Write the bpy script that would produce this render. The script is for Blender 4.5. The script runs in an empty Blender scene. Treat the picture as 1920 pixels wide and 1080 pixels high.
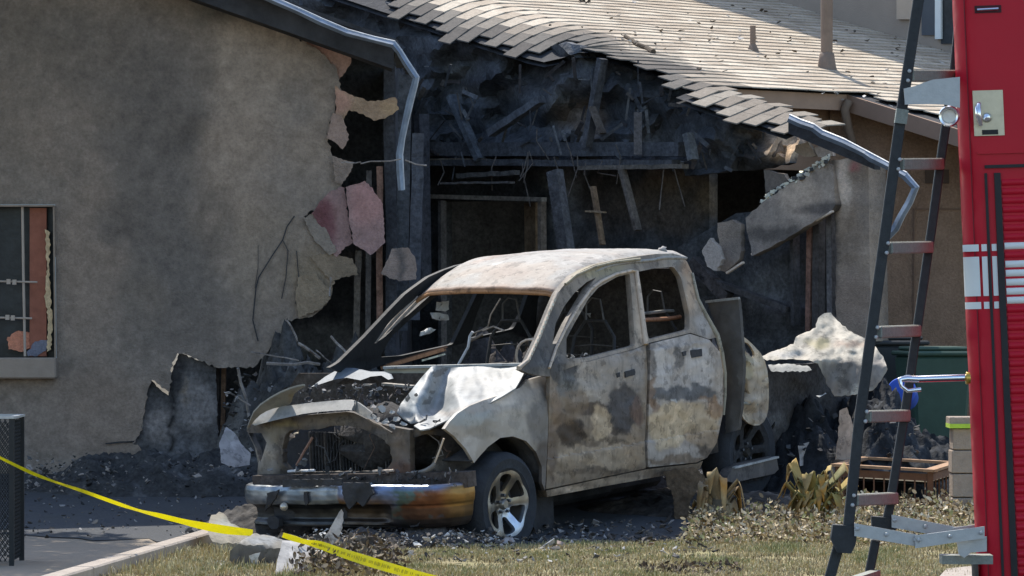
import bpy, bmesh, math, random
import numpy as np
from mathutils import Vector, Matrix, noise
from mathutils.geometry import delaunay_2d_cdt
random.seed(7); np.random.seed(7)
scene = bpy.context.scene
# ------------------------------------------------------------------ camera, sky, sun, exposure
F, CX, HY, CAMH = 8400.0, 960.0, 562.0, 1.9          # focal length in photo pixels, centre, horizon, eye height
cam = bpy.data.cameras.new('camera'); camo = bpy.data.objects.new('camera', cam)
scene.collection.objects.link(camo); scene.camera = camo
cam.sensor_width = 36; cam.lens = F/1920*36; cam.clip_start = .5; cam.clip_end = 900
camo.location = (0, 0, CAMH); camo.rotation_euler = (math.radians(90)+math.atan((HY-540)/F), 0, 0)
SUN = Vector((-.28, .72, 1.12)).normalized()
world = bpy.data.worlds.new('World'); scene.world = world; world.use_nodes = True
wn = world.node_tree.nodes; wl = world.node_tree.links
sky = wn.new('ShaderNodeTexSky'); sky.sky_type = 'NISHITA'; sky.sun_disc = False
sky.sun_elevation = math.asin(SUN.z); sky.sun_rotation = math.atan2(SUN.x, SUN.y)
wn['Background'].inputs['Strength'].default_value = .15
wl.new(sky.outputs[0], wn['Background'].inputs['Color'])
sl = bpy.data.lights.new('sun', 'SUN'); slo = bpy.data.objects.new('sun', sl); scene.collection.objects.link(slo)
sl.energy = 3.3; sl.angle = math.radians(.5); sl.color = (1, .95, .87)
slo.rotation_euler = SUN.to_track_quat('Z', 'Y').to_euler()
vs = scene.view_settings; vs.view_transform = 'Standard'; vs.look = 'None'; vs.gamma = 1; vs.use_curve_mapping = False
vs.exposure = 1.0
# ------------------------------------------------------------------ helpers
C0 = Vector((0, 0, CAMH))
def P(px, py, Y):                                    # a photo pixel to the world point at distance Y
    return Vector(((px-CX)/F*Y, Y, CAMH-(py-HY)/F*Y))
def gz(x, y): return .07*max(0., min(y, 52)-35.2)
def G(px, py):                                       # a photo pixel to the ground
    Y = 34.
    for _ in range(40):
        p = P(px, py, Y); k = (py-HY)/F
        Y = Y+.6*((CAMH-gz(p.x, Y))/max(k, .004)-Y)
    return P(px, py, Y)
def lin(v):
    v /= 255.; return v/12.92 if v <= .04045 else ((v+.055)/1.055)**2.4
KS = (.395, .48, .585)
def des(c, k=.62): m = sum(c)/3; return tuple(m+(q-m)*k for q in c)
def sh(r, g, b): return tuple(min(.8, lin(q)/k) for q, k in zip(des((r, g, b)), KS))       # albedo of something seen in open shade
def sd(r, g, b): return tuple(min(.8, lin(q)/k*1.5) for q, k in zip(des((r, g, b), .8), KS))   # the same, deep in a recess
def li(r, g, b): return tuple(min(.8, lin(q)/2.3) for q in (r, g, b))            # albedo of something seen in sun
def mix(a, b, t): return tuple(a[i]*(1-t)+b[i]*t for i in range(3))
def sstep(a, b, x):
    t = min(1, max(0, (x-a)/(b-a))); return t*t*(3-2*t)
def fbm(x, y, s=0., o=4): return noise.fractal(Vector((x, y, s*7.31)), 1., 2., o)
ORG = {}
def link(o): scene.collection.objects.link(o); return o
def tag(o, label=None, cat=None, group=None, kind=None):
    if label: o['label'] = label
    if cat: o['category'] = cat
    if group: o['group'] = group
    if kind: o['kind'] = kind
    return o
def thing(name, label, cat, loc, group=None):
    o = link(bpy.data.objects.new(name, None)); o.location = loc; o.empty_display_size = .1
    ORG[o] = Vector(loc); return tag(o, label, cat, group)
def mk(name, V, Fc, mat, parent=None, cols=None, smooth=False, ang=45, origin=None):
    org = ORG.get(parent, Vector((0, 0, 0)))
    me = bpy.data.meshes.new(name)
    loc = Vector((0, 0, 0))
    if parent is None:
        loc = Vector(origin) if origin is not None else sum((Vector(v) for v in V), Vector())/max(1, len(V))
        org = loc
    me.from_pydata([tuple(Vector(v)-org) for v in V], [], Fc); me.materials.append(mat)
    if cols is not None:
        a = me.color_attributes.new('Col', 'FLOAT_COLOR', 'POINT')
        a.data.foreach_set('color', [q for c in cols for q in (c[0], c[1], c[2], 1.)])
    if smooth:
        me.polygons.foreach_set('use_smooth', [True]*len(me.polygons)); me.set_sharp_from_angle(angle=math.radians(ang))
    me.update()
    o = link(bpy.data.objects.new(name, me)); o.location = loc
    if parent is not None: o.parent = parent
    ORG[o] = org
    return o
class MB:
    def __init__(s): s.V = []; s.F = []; s.C = []
    def add(s, V, Fc, col=None):
        n = len(s.V); s.V += [Vector(v) for v in V]; s.F += [tuple(i+n for i in f) for f in Fc]
        s.C += [col or (.5, .5, .5)]*len(V); return s
    def box(s, c, sz, R=None, col=None):
        c = Vector(c); h = Vector(sz)/2; V = []
        for x in (-1, 1):
            for y in (-1, 1):
                for z in (-1, 1):
                    d = Vector((x*h.x, y*h.y, z*h.z)); V.append(c+(R @ d if R else d))
        return s.add(V, [(0, 1, 3, 2), (4, 6, 7, 5), (0, 4, 5, 1), (2, 3, 7, 6), (0, 2, 6, 4), (1, 5, 7, 3)], col)
    def bar(s, a, b, w, d, up=(0, 0, 1), col=None):
        a = Vector(a); b = Vector(b); t = (b-a).normalized(); up = Vector(up)
        sx = t.cross(up)
        if sx.length < 1e-4: sx = t.cross(Vector((0, 1, 0)))
        sx.normalize(); sy = sx.cross(t)
        R = Matrix((t, sx, sy)).transposed()
        return s.box((a+b)/2, ((b-a).length, w, d), R, col)
    def tube(s, pts, r, n=8, col=None):
        pts = [Vector(p) for p in pts]; m = len(pts); r = [r]*m if not hasattr(r, '__len__') else r
        V = []; prev = None
        for i, p in enumerate(pts):
            t = (pts[min(i+1, m-1)]-pts[max(i-1, 0)]).normalized()
            a = prev if prev is not None else (Vector((0, 0, 1)) if abs(t.z) < .9 else Vector((1, 0, 0)))
            x = (a-t*a.dot(t)).normalized(); prev = x; y = t.cross(x)
            for k in range(n):
                q = 2*math.pi*k/n; V.append(p+(x*math.cos(q)+y*math.sin(q))*r[i])
        Fc = [(i*n+k, i*n+(k+1) % n, (i+1)*n+(k+1) % n, (i+1)*n+k) for i in range(m-1) for k in range(n)]
        Fc += [tuple(range(n))[::-1], tuple((m-1)*n+k for k in range(n))]
        return s.add(V, Fc, col)
    def lathe(s, c, ax, prof, n=32, col=None, closed=False):
        c = Vector(c); ax = Vector(ax).normalized()
        x = ax.cross(Vector((0, 0, 1)) if abs(ax.z) < .9 else Vector((1, 0, 0))).normalized(); y = ax.cross(x); V = []
        for k in range(n):
            q = 2*math.pi*k/n
            for (r, h) in prof: V.append(c+ax*h+(x*math.cos(q)+y*math.sin(q))*r)
        m = len(prof); Fc = []
        for k in range(n):
            for j in range(m if closed else m-1):
                j2 = (j+1) % m; k2 = (k+1) % n
                Fc.append((k*m+j, k2*m+j, k2*m+j2, k*m+j2))
        return s.add(V, Fc, col)
    def build(s, name, mat, parent=None, smooth=False, attr=False, ang=45, origin=None):
        return mk(name, s.V, s.F, mat, parent, s.C if attr else None, smooth, ang, origin)
def inpoly(x, y, poly):
    c = False; n = len(poly); j = n-1
    for i in range(n):
        xi, yi = poly[i]; xj, yj = poly[j]
        if (yi > y) != (yj > y) and x < (xj-xi)*(y-yi)/(yj-yi)+xi: c = not c
        j = i
    return c
def ragged(poly, step, amp, seed=0, closed=True, skip=()):
    out = []; n = len(poly)
    for i in range(n if closed else n-1):
        a = poly[i]; b = poly[(i+1) % n]; L = math.dist(a, b); k = max(1, int(L/step))
        if i in skip: k = 1
        nx, ny = (b[1]-a[1])/max(L, 1e-6), -(b[0]-a[0])/max(L, 1e-6)
        for j in range(k):
            t = j/k; x = a[0]+(b[0]-a[0])*t; y = a[1]+(b[1]-a[1])*t
            d = amp*noise.noise(Vector((x*.9/step, y*.9/step, seed*3.7)))*1.6 if (k > 1 and j) else 0
            out.append((x+nx*d, y+ny*d))
    if not closed: out.append(poly[-1])
    return out
def smoothpoly(poly, it=2):
    for _ in range(it):
        q = []
        for i in range(len(poly)):
            a = poly[i]; b = poly[(i+1) % len(poly)]
            q += [(a[0]*.75+b[0]*.25, a[1]*.75+b[1]*.25), (a[0]*.25+b[0]*.75, a[1]*.25+b[1]*.75)]
        poly = q
    return poly
def sheet(name, outline, fn, mat, parent=None, holes=(), sp=8., thick=.02, back=None, colf=None, smooth=True, ang=40, seed=1):
    """a plate with real thickness: 2-D outline (with holes), mapped into the world by fn"""
    rnd = random.Random(seed); pts = []; edges = []
    for loop in [outline]+list(holes):
        st = len(pts)
        for i in range(len(loop)):
            a = loop[i]; b = loop[(i+1) % len(loop)]; k = max(1, int(round(math.dist(a, b)/sp)))
            for j in range(k): pts.append((a[0]+(b[0]-a[0])*j/k, a[1]+(b[1]-a[1])*j/k))
        n = len(pts)-st; edges += [(st+i, st+(i+1) % n) for i in range(n)]
    bp = np.array(pts); xs = [p[0] for p in outline]; ys = [p[1] for p in outline]
    y = min(ys)+sp*.5; row = 0
    while y < max(ys):
        x = min(xs)+sp*(.5 if row % 2 else 1.)
        while x < max(xs):
            qx = x+rnd.uniform(-.22, .22)*sp; qy = y+rnd.uniform(-.22, .22)*sp
            if inpoly(qx, qy, outline) and not any(inpoly(qx, qy, h) for h in holes):
                if np.min((bp[:, 0]-qx)**2+(bp[:, 1]-qy)**2) > (.5*sp)**2: pts.append((qx, qy))
            x += sp
        y += sp*.87; row += 1
    vv, _, ff, *_ = delaunay_2d_cdt([Vector(p) for p in pts], edges, [], 0, 1e-4)
    tri = []
    for f in ff:
        cx = sum(vv[i].x for i in f)/len(f); cy = sum(vv[i].y for i in f)/len(f)
        if inpoly(cx, cy, outline) and not any(inpoly(cx, cy, h) for h in holes): tri.append(tuple(f))
    V = [Vector(fn(p.x, p.y)) for p in vv]; n = len(V)
    nr = [Vector((0, 0, 0)) for _ in V]; tot = 0
    for t in tri:
        q = (V[t[1]]-V[t[0]]).cross(V[t[2]]-V[t[0]])
        tot += 1 if q.dot(C0-V[t[0]]) > 0 else -1
        for i in t: nr[i] += q
    flip = tot < 0
    if flip: tri = [t[::-1] for t in tri]; nr = [-q for q in nr]
    V2 = []
    for i, q in enumerate(V):
        d = Vector(back) if back is not None else (-nr[i].normalized() if nr[i].length > 0 else Vector((0, 1, 0)))
        V2.append(q+d*thick)
    Fc = list(tri)+[tuple(i+n for i in t[::-1]) for t in tri]
    cnt = {}
    for t in tri:
        for i in range(3):
            e = (t[i], t[(i+1) % 3]); cnt[e] = 1
    for (a, b) in list(cnt):
        if (b, a) not in cnt: Fc.append((b, a, a+n, b+n))
    cols = None
    if colf:
        c = [colf(p.x, p.y) for p in vv]; cols = c+[mix(q, (.03, .03, .03), .5) for q in c]
    return mk(name, V+V2, Fc, mat, parent, cols, smooth, ang)
def paint(base, blobs, warp=14., freq=.022, seed=0., fine=.06, e0=.55, e1=1.2, fleck=0):
    def f(x, y):
        wx = x+warp*fbm(x*freq, y*freq, seed); wy = y+warp*fbm(x*freq, y*freq, seed+5)
        c = base
        for (bx, by, rx, ry, col, st) in blobs:
            d = math.hypot((wx-bx)/rx, (wy-by)/ry); c = mix(c, col, st*(1-sstep(e0, e1, d)))
        if fleck:
            q = fbm(x*.05, y*.065, seed+21); c = mix(c, tuple(v*.45 for v in c), fleck*sstep(.12, .34, q)); c = mix(c, tuple(min(.7, v*1.5) for v in c), fleck*.7*sstep(.16, .4, -q))
        k = 1+fine*2*fbm(x*.09, y*.09, seed+9)
        return tuple(max(.006, min(.82, q*k)) for q in c)
    return f
# ------------------------------------------------------------------ materials
def nt(name):
    m = bpy.data.materials.new(name); m.use_nodes = True
    n = m.node_tree.nodes; return m, n, m.node_tree.links, n['Principled BSDF']
def pm(name, col=None, rough=.85, var=.25, scale=6., bump=.3, bscale=None, metal=0., col2=None, coat=0., spec=.3, detail=6, grain=0., gscale=60., flake=0., fscale=16.):
    m, n, l, b = nt(name)
    tc = n.new('ShaderNodeTexCoord'); no = n.new('ShaderNodeTexNoise'); no.inputs['Scale'].default_value = scale
    no.inputs['Detail'].default_value = detail; no.inputs['Roughness'].default_value = .62; l.new(tc.outputs['Object'], no.inputs['Vector'])
    if col is None:
        a = n.new('ShaderNodeAttribute'); a.attribute_name = 'Col'; src = a.outputs['Color']
    else:
        rgb = n.new('ShaderNodeRGB'); rgb.outputs[0].default_value = (*col, 1); src = rgb.outputs[0]
    if col2 is not None:
        mr = n.new('ShaderNodeMapRange'); mr.inputs[1].default_value = .4; mr.inputs[2].default_value = .62; l.new(no.outputs['Fac'], mr.inputs[0])
        mx = n.new('ShaderNodeMix'); mx.data_type = 'RGBA'; l.new(mr.outputs[0], mx.inputs[0]); l.new(src, mx.inputs[6]); mx.inputs[7].default_value = (*col2, 1); src = mx.outputs[2]
    r2 = n.new('ShaderNodeMapRange'); r2.inputs[1].default_value = .25; r2.inputs[2].default_value = .75
    r2.inputs[3].default_value = 1-var; r2.inputs[4].default_value = 1+var; l.new(no.outputs['Fac'], r2.inputs[0])
    mu = n.new('ShaderNodeVectorMath'); mu.operation = 'SCALE'; l.new(src, mu.inputs[0]); l.new(r2.outputs[0], mu.inputs['Scale'])
    last = mu.outputs[0]
    def layer(sc, lo, hi, f, seed, stretch=1.):
        mp = n.new('ShaderNodeMapping'); mp.inputs['Location'].default_value = (seed, seed*1.7, seed*.3); mp.inputs['Scale'].default_value = (1, 1, stretch); l.new(tc.outputs['Object'], mp.inputs['Vector'])
        q = n.new('ShaderNodeTexNoise'); q.inputs['Scale'].default_value = sc; q.inputs['Detail'].default_value = 8; q.inputs['Roughness'].default_value = .68; l.new(mp.outputs[0], q.inputs['Vector'])
        r3 = n.new('ShaderNodeMapRange'); r3.inputs[1].default_value = lo; r3.inputs[2].default_value = hi; r3.inputs[3].default_value = f[0]; r3.inputs[4].default_value = f[1]; l.new(q.outputs['Fac'], r3.inputs[0])
        m2 = n.new('ShaderNodeVectorMath'); m2.operation = 'SCALE'; l.new(last, m2.inputs[0]); l.new(r3.outputs[0], m2.inputs['Scale']); return m2.outputs[0]
    if grain: last = layer(gscale, .3, .7, (1-grain, 1+grain), 3.)
    if flake:
        last = layer(fscale, .555, .585, (1, 1-.45*flake), 7.); last = layer(fscale*.6, .57, .60, (1, 1+.32*flake), 19.); last = layer(fscale*1.8, .52, .60, (1, 1-.25*flake), 31., .25)
    l.new(last, b.inputs['Base Color'])
    b.inputs['Roughness'].default_value = rough; b.inputs['Metallic'].default_value = metal
    b.inputs['Specular IOR Level'].default_value = spec; b.inputs['Coat Weight'].default_value = coat
    if bump:
        n2 = n.new('ShaderNodeTexNoise'); n2.inputs['Scale'].default_value = bscale or scale*4; n2.inputs['Detail'].default_value = 5
        l.new(tc.outputs['Object'], n2.inputs['Vector'])
        bp = n.new('ShaderNodeBump'); bp.inputs['Strength'].default_value = bump; bp.inputs['Distance'].default_value = .02
        l.new(n2.outputs['Fac'], bp.inputs['Height']); l.new(bp.outputs[0], b.inputs['Normal'])
    return m
M = {}
M['stucco'] = pm('stucco', None, .95, .20, 5, .6, 70, spec=.1, detail=10, grain=.22, gscale=34)
M['burnt'] = pm('burnt_paint', None, .68, .10, 9, .15, 26, spec=.3, flake=.8, fscale=9)
M['burnt_smooth'] = pm('burnt_paint_light', None, .55, .12, 6, .1, 18, spec=.35, flake=.4, fscale=7)
M['char'] = pm('charred_timber', None, .9, .45, 5, .7, 22, spec=.15, grain=.45, gscale=26, detail=10)
M['steel'] = pm('scorched_steel', None, .38, .2, 7, .1, 18, metal=.75, spec=.5)
M['soot'] = pm('soot', (.05, .05, .052), .9, .5, 4, .6, 20, spec=.15)
M['rubber'] = pm('burnt_rubber', (.028, .031, .036), .85, .35, 8, .35, 30)
M['lip'] = pm('pale_lit_lip', (.42, .43, .44), .5, .3, 9, .1, metal=.2)  # paler than the flashing, its sunlit edge put into the colour
M['chrome'] = pm('chrome_trim', (.75, .76, .78), .15, .1, 10, 0, metal=1)
M['alu'] = pm('grey_aluminium', (.40, .41, .40), .45, .1, 30, .05, metal=.35)
M['dark_rail'] = pm('dark_rubberised_rail', (.035, .037, .037), .75, .25, 30, .15)
M['tread'] = pm('tread_metal', (.22, .23, .195), .6, .2, 60, .3, metal=.15)
M['red'] = pm('red_enamel', (.47, .007, .022), .45, .06, 2, .02, 3, coat=.05, spec=.2)
M['white'] = pm('white_reflective', (.72, .73, .68), .5, .05, 8, 0)
M['black'] = pm('black_trim', (.02, .02, .02), .55, .2, 20, .05)
M['lime'] = pm('lime_paint', (.42, .6, .06), .8, .15, 20, .1)
M['plate'] = pm('brushed_plate', (.5, .45, .33), .38, .1, 40, .03, metal=.6)
M['concrete'] = pm('concrete_slab', (.30, .24, .175), .95, .25, 2.2, .25, 40, col2=(.235, .19, .14))
M['curbstone'] = pm('curb_concrete', (.33, .28, .23), .95, .2, 9, .3, 50)
M['soil'] = pm('soil', (.10, .085, .06), 1, .4, 3, .5, 25)
M['turf'] = pm('dry_turf', (.27, .22, .12), 1, .35, 3.5, .5, 40, col2=(.19, .17, .08))
M['asphalt'] = pm('asphalt', (.05, .05, .052), .95, .25, 8, .3, 90)
M['leafmat'] = pm('leaf_matter', None, .75, .2, 30, .1, spec=.2)
M['grass'] = pm('grass_blades', None, .85, .15, 12, 0, spec=.15)
M['shingle'] = pm('roof_shingle', None, .95, .22, 26, .35, 90, spec=.1)
M['wood'] = pm('brown_wood', (.16, .075, .038), .7, .3, 9, .2, 30)
M['woodlite'] = pm('sunlit_wood', (.34, .2, .11), .75, .3, 12, .2, 30)  # lighter copy of the wood, sunlight painted into the top rails
M['brownpaint'] = pm('brown_painted_metal', (.21, .155, .115), .75, .15, 10, .1)
M['greenbin'] = pm('green_plastic', (.035, .072, .052), .55, .15, 8, .06)
M['blue'] = pm('blue_plastic', (.03, .09, .45), .45, .1, 6, .05)
M['cmu'] = pm('concrete_block', (.32, .255, .20), .97, .18, 14, .5, 70)
M['tape'] = pm('yellow_tape', (.80, .73, .03), .4, .06, 20, .05, spec=.4)
_n = M['tape'].node_tree.nodes; _t = _n.new('ShaderNodeBsdfTranslucent'); _t.inputs['Color'].default_value = (.85, .80, .03, 1); _m = _n.new('ShaderNodeMixShader'); _m.inputs[0].default_value = .5
_o = [q for q in _n if q.type == 'OUTPUT_MATERIAL'][0]; M['tape'].node_tree.links.new(_n['Principled BSDF'].outputs[0], _m.inputs[1]); M['tape'].node_tree.links.new(_t.outputs[0], _m.inputs[2]); M['tape'].node_tree.links.new(_m.outputs[0], _o.inputs[0])
M['ink'] = pm('faded_ink', (.18, .16, .03), .6, .2, 20, 0)
M['glassdark'] = pm('window_glass', (.03, .034, .036), .3, .6, 5, .1, spec=.25)
M['mesh'] = pm('black_wire', (.02, .022, .022), .6, .2, 20, 0)
M['debris'] = pm('debris_bits', None, .8, .25, 15, .2, spec=.3)
M['bark'] = pm('bark', (.09, .07, .05), .95, .3, 10, .5)
M['foliage'] = pm('foliage', (.06, .085, .03), .7, .3, 4, 0)
# ------------------------------------------------------------------ ground
def gsheet(name, poly, zoff, mat, step=1.0, kind='structure', amp=0., parent=None):
    def fn(x, y): return (x, y, gz(x, y)+zoff+amp*fbm(x*1.3, y*1.3, 3))
    o = sheet(name, poly, fn, mat, parent, sp=step, thick=.004, back=(0, 0, -1), smooth=False)
    return tag(o, kind=kind)
V = []; Fq = []; xs = [-260, -40, -8, 0, 8, 40, 260]; ys = [-60, 10, 27, 35.2, 37, 40, 44, 48, 52, 90, 420]
for y in ys:
    for x in xs: V.append((x, y, gz(x, y)-.012))
for j in range(len(ys)-1):
    for i in range(len(xs)-1): k = j*len(xs)+i; Fq.append((k, k+1, k+1+len(xs), k+len(xs)))
tag(mk('ground', V, Fq, M['soil']), kind='structure')
tag(mk('road', [(-120, 3, -.006), (120, 3, -.006), (120, 26.2, -.006), (-120, 26.2, -.006)], [(0, 1, 2, 3)], M['asphalt']), kind='structure')
CA = G(150, 1084); CB = G(390, 1012)                    # the kerb's top edge on the ground
def kerbx(y): return CA.x+(CB.x-CA.x)*(y-CA.y)/(CB.y-CA.y)
kd = (CB-CA).normalized(); KB = CA-kd*4.; kn = Vector((kd.y, -kd.x, 0))
gsheet('driveway', [(-9, 26.4), (kerbx(26.4), 26.4), (kerbx(35.3), 35.3), (1.9, 35.5), (2.6, 41), (1.5, 44), (-9, 44)], .0, M['concrete'], .8)
lawn = [(kerbx(26.6)+.05, 26.6), (9, 26.6), (9, 36.9), (1.2, 36.9), (1.05, 35.25), (kerbx(35.2)+.1, 35.2)]
gsheet('lawn', lawn, .006, M['turf'], .7)
mb = MB(); n = 7
for i in range(n):
    a = KB+(CB-KB)*(i/n); b = KB+(CB-KB)*((i+.985)/n); w = kn*.075
    a2 = a+w; b2 = b+w
    mb.bar(a2+Vector((0, 0, .015)), b2+Vector((0, 0, .015)), .15, .16)
o = mb.build('kerb', M['curbstone'])
o.modifiers.new('bevel', 'BEVEL').width = .012
tag(o, kind='structure')
# ------------------------------------------------------------------ burnt house
HC = Vector((3.364, 45, 3.99)); S2 = 2**-.5; E1 = Vector((S2, -S2, 0)); E2 = Vector((S2, S2, 0)); PITCH = .27
def sag(a, b):
    s = (1-sstep(-2.35, -1.45, a))*max(0, (-1.15-b)/1.05)**1.8*.34
    s += .32*max(0, -2.12-b)*sstep(-.9, -.1, a)
    return s+.012*noise.noise(Vector((a*1.4, b*1.4, 2)))
def R(a, b, up=0.): return HC+E1*a+E2*b+Vector((0, 0, -PITCH*a-sag(a, b)+up))
def W(px, py, b):                                       # photo pixel to a wall plane parallel to the near gable
    kx = (px-CX)/F; Y = (b/S2+HC.x+HC.y)/(1+kx); return P(px, py, Y)
def pix(p): return CX+p.x/p.y*F, HY-(p.z-CAMH)/p.y*F
house = thing('burnt_house', 'fire gutted tan stucco house with collapsed shingle roof and torn wall behind the pickup', 'house', (0, 44, .6))
# left stucco wall, torn away at its right
ST = [(-420, -330), (160, -150), (470, 8), (492, 30), (560, 72), (600, 95), (632, 130), (640, 168), (628, 205), (612, 250), (622, 290), (643, 318), (640, 348), (602, 384),
      (570, 405), (580, 430), (612, 470), (640, 486), (628, 520), (622, 552), (612, 572), (590, 590), (562, 598), (541, 600), (536, 622), (505, 655),
      (474, 690), (440, 688), (412, 690), (378, 678), (348, 664), (332, 662), (320, 690), (318, 736), (300, 722), (284, 712), (276, 735), (268, 790), (262, 815), (248, 830),
      (262, 838), (272, 852), (262, 896), (200, 900), (100, 905), (-420, 905)]
WIN = [(-30, 384), (101, 384), (104, 672), (-30, 674)]
soot = sh(70, 72, 74); tanw = sh(104, 102, 97); grw = sh(92, 91, 89)
stp = paint(grw, [(60, 150, 240, 260, sh(84, 83, 80), .8), (300, 330, 120, 330, soot, .75), (230, 120, 150, 130, soot, .45), (330, 560, 130, 150, soot, .55),
                  (480, 130, 110, 130, sh(105, 102, 97), .95), (440, 330, 90, 170, sh(108, 102, 94), .7), (500, 480, 90, 120, sh(100, 96, 88), .6), (585, 250, 60, 120, sh(104, 100, 94), .8),
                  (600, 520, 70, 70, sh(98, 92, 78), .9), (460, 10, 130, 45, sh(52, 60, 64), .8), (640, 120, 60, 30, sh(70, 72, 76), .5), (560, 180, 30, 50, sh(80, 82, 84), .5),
                  (170, 480, 80, 260, sh(94, 89, 84), .7), (200, 790, 150, 110, sh(98, 92, 86), .7), (100, 240, 70, 90, sh(98, 94, 90), .5), (60, 60, 200, 60, sh(74, 76, 76), .5), (220, 420, 40, 60, sh(66, 67, 68), .6), (350, 250, 50, 40, sh(62, 63, 64), .6), (390, 120, 30, 50, sh(76, 76, 75), .6), (270, 560, 50, 70, sh(84, 83, 80), .6), (400, 420, 30, 80, sh(68, 68, 68), .5), (120, 330, 40, 90, sh(86, 85, 83), .5)], 26, .017, 1, .09, .4, 1.2, .16)
STR = ragged(ST, 5, 3.4, 3, skip=(0, 1, len(ST)-1, len(ST)-2))
sheet('stucco_wall', STR, lambda x, y: P(x, y, 40+.02*fbm(x*.01, y*.01, 4, 2)), M['stucco'], house, holes=[WIN], sp=13, thick=.035, back=(0, 1, 0), colf=stp)
# cracks: thin dark gaps of charred backing shown by raised, separated plaster flakes
def roundpoly(poly, r=5.):
    out = []; n = len(poly)
    for i in range(n):
        a, b, c = poly[i-1], poly[i], poly[(i+1) % n]; la = math.dist(a, b); lc = math.dist(b, c); ra = min(r, la*.4)/la; rc = min(r, lc*.4)/lc
        p = (b[0]+(a[0]-b[0])*ra, b[1]+(a[1]-b[1])*ra); q = (b[0]+(c[0]-b[0])*rc, b[1]+(c[1]-b[1])*rc)
        for t in (0, .33, .67, 1): out.append(tuple(p[k]*(1-t)**2+2*b[k]*t*(1-t)+q[k]*t*t for k in (0, 1)))
    return out
def plate(name, poly, Y, col, thick=.02, tilt=(0, 0), mat='stucco', parent=house, ra=1.6, seed=1, blobs=(), sp=9, label=None, bend=0.):
    cx = sum(p[0] for p in poly)/len(poly); cy = sum(p[1] for p in poly)/len(poly)
    fn = lambda x, y: P(x, y, Y+tilt[0]*(x-cx)/200+tilt[1]*(y-cy)/200+bend*((x-cx)/40)**2+.008*fbm(x*.05, y*.05, seed))
    o = sheet(name, ragged(poly, 4.5, ra*1.4, seed), fn, M[mat], parent, sp=sp, thick=thick, back=(0, 1, 0), colf=paint(col, list(blobs), 8, .04, seed, .07), seed=seed)
    if label: o['label'] = label
    return o
pink = sh(106, 88, 95); pk2 = sh(118, 96, 92)
plate('sheathing_panel', [(560, 72), (590, 66), (612, 74), (640, 84), (660, 96), (658, 118), (648, 135), (636, 150), (622, 128), (598, 100)], 40.05, pk2, .02, seed=11, blobs=[(600, 90, 30, 20, sh(120, 84, 80), .6)])
plate('sheathing_panel', [(628, 160), (652, 175), (690, 190), (742, 183), (748, 205), (722, 222), (700, 226), (682, 214), (655, 206), (640, 230), (630, 228)], 39.98, sh(112, 98, 82), .03, (.1, .1), seed=12, blobs=[(640, 190, 24, 30, sh(130, 100, 94), .8), (735, 203, 26, 20, sh(126, 110, 84), .9)])
plate('plaster_flake', [(624, 212), (640, 216), (650, 238), (654, 262), (642, 280), (630, 268), (612, 258)], 39.93, sh(104, 92, 88), .02, (.1, 0), seed=13)
plate('plaster_flake', [(622, 292), (648, 300), (664, 304), (658, 322), (642, 345), (630, 342)], 39.94, sh(96, 90, 86), .015, (.15, 0), seed=14)
pb = [(612, 425, 22, 55, sh(84, 48, 60), .85), (600, 400, 18, 30, sh(78, 44, 54), .8), (690, 380, 40, 50, sh(128, 92, 98), .6)]
plate('insulation_board', [(598, 380), (615, 362), (640, 350), (646, 352), (652, 400), (661, 455), (640, 470), (632, 482), (618, 470), (606, 430), (584, 400)], 39.96, pink, .03, (.05, .05), seed=15, blobs=pb)
plate('insulation_board', [(648, 351), (684, 339), (700, 356), (718, 383), (722, 455), (706, 470), (694, 478), (676, 466), (662, 456), (654, 400)], 39.90, pink, .03, (-.05, .05), seed=16, blobs=pb)
plate('plaster_flake', [(735, 466), (765, 464), (777, 480), (782, 505), (780, 524), (752, 527), (730, 522), (714, 512), (726, 488)], 39.85, sh(96, 90, 90), .03, (.2, .05), seed=17, blobs=[(752, 500, 8, 60, sh(62, 64, 70), .9)])
plate('plaster_flake', [(568, 408), (590, 398), (612, 430), (632, 470), (618, 478), (590, 452)], 39.96, sh(92, 92, 90), .015, seed=18)
plate('plaster_flake', [(580, 480), (615, 474), (660, 484), (672, 515), (640, 520), (622, 530), (600, 505)], 39.985, sh(92, 86, 74), .02, seed=19)
plate('plaster_flake', [(558, 520), (590, 512), (618, 545), (620, 560), (600, 580), (560, 596), (554, 560)], 39.95, sh(98, 92, 78), .018, (.05, .05), seed=20)
plate('char_panel', [(272, 730), (284, 714), (300, 730), (316, 742), (320, 700), (336, 660), (372, 676), (405, 690), (410, 860), (385, 880), (330, 900), (262, 905), (250, 832), (268, 800)], 40.06, sh(62, 70, 80), .03, mat='char', seed=21,
      blobs=[(330, 780, 200, 200, sh(54, 60, 67), .6), (300, 720, 40, 30, sh(40, 46, 52), .9), (370, 760, 40, 50, sh(92, 98, 106), .7), (300, 800, 35, 40, sh(92, 96, 102), .7), (345, 850, 60, 30, sh(70, 80, 94), .7), (330, 700, 24, 40, sh(36, 40, 46), .8), (322, 790, 5, 90, sh(26, 30, 34), 1), (350, 735, 8, 30, sh(104, 98, 84), .6)])
mb = MB(); ck = []
def crack(pts, w):                                    # an open crack: a lifted ridge with a dark slot
    for i in range(len(pts)-1): ck.append((pts[i], pts[i+1], w))
crack([(552, 405), (538, 425), (530, 450), (510, 480), (485, 520), (480, 540), (478, 560), (474, 600), (484, 640)], 2.2)
crack([(530, 450), (540, 470), (536, 520), (528, 560)], 1.4); crack([(556, 470), (560, 520), (554, 570)], 1.5); crack([(198, 832), (225, 829), (252, 828)], 2.6); crack([(484, 460), (484, 500), (478, 540)], 1.)
for k, (a, b, w) in enumerate(ck): mb.bar(P(*a, 39.985), P(*b, 39.985), w/210, .01, (0, 1, 0))
tag(mb.build('crack_lines', M['soot'], house), kind='stuff')
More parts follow.
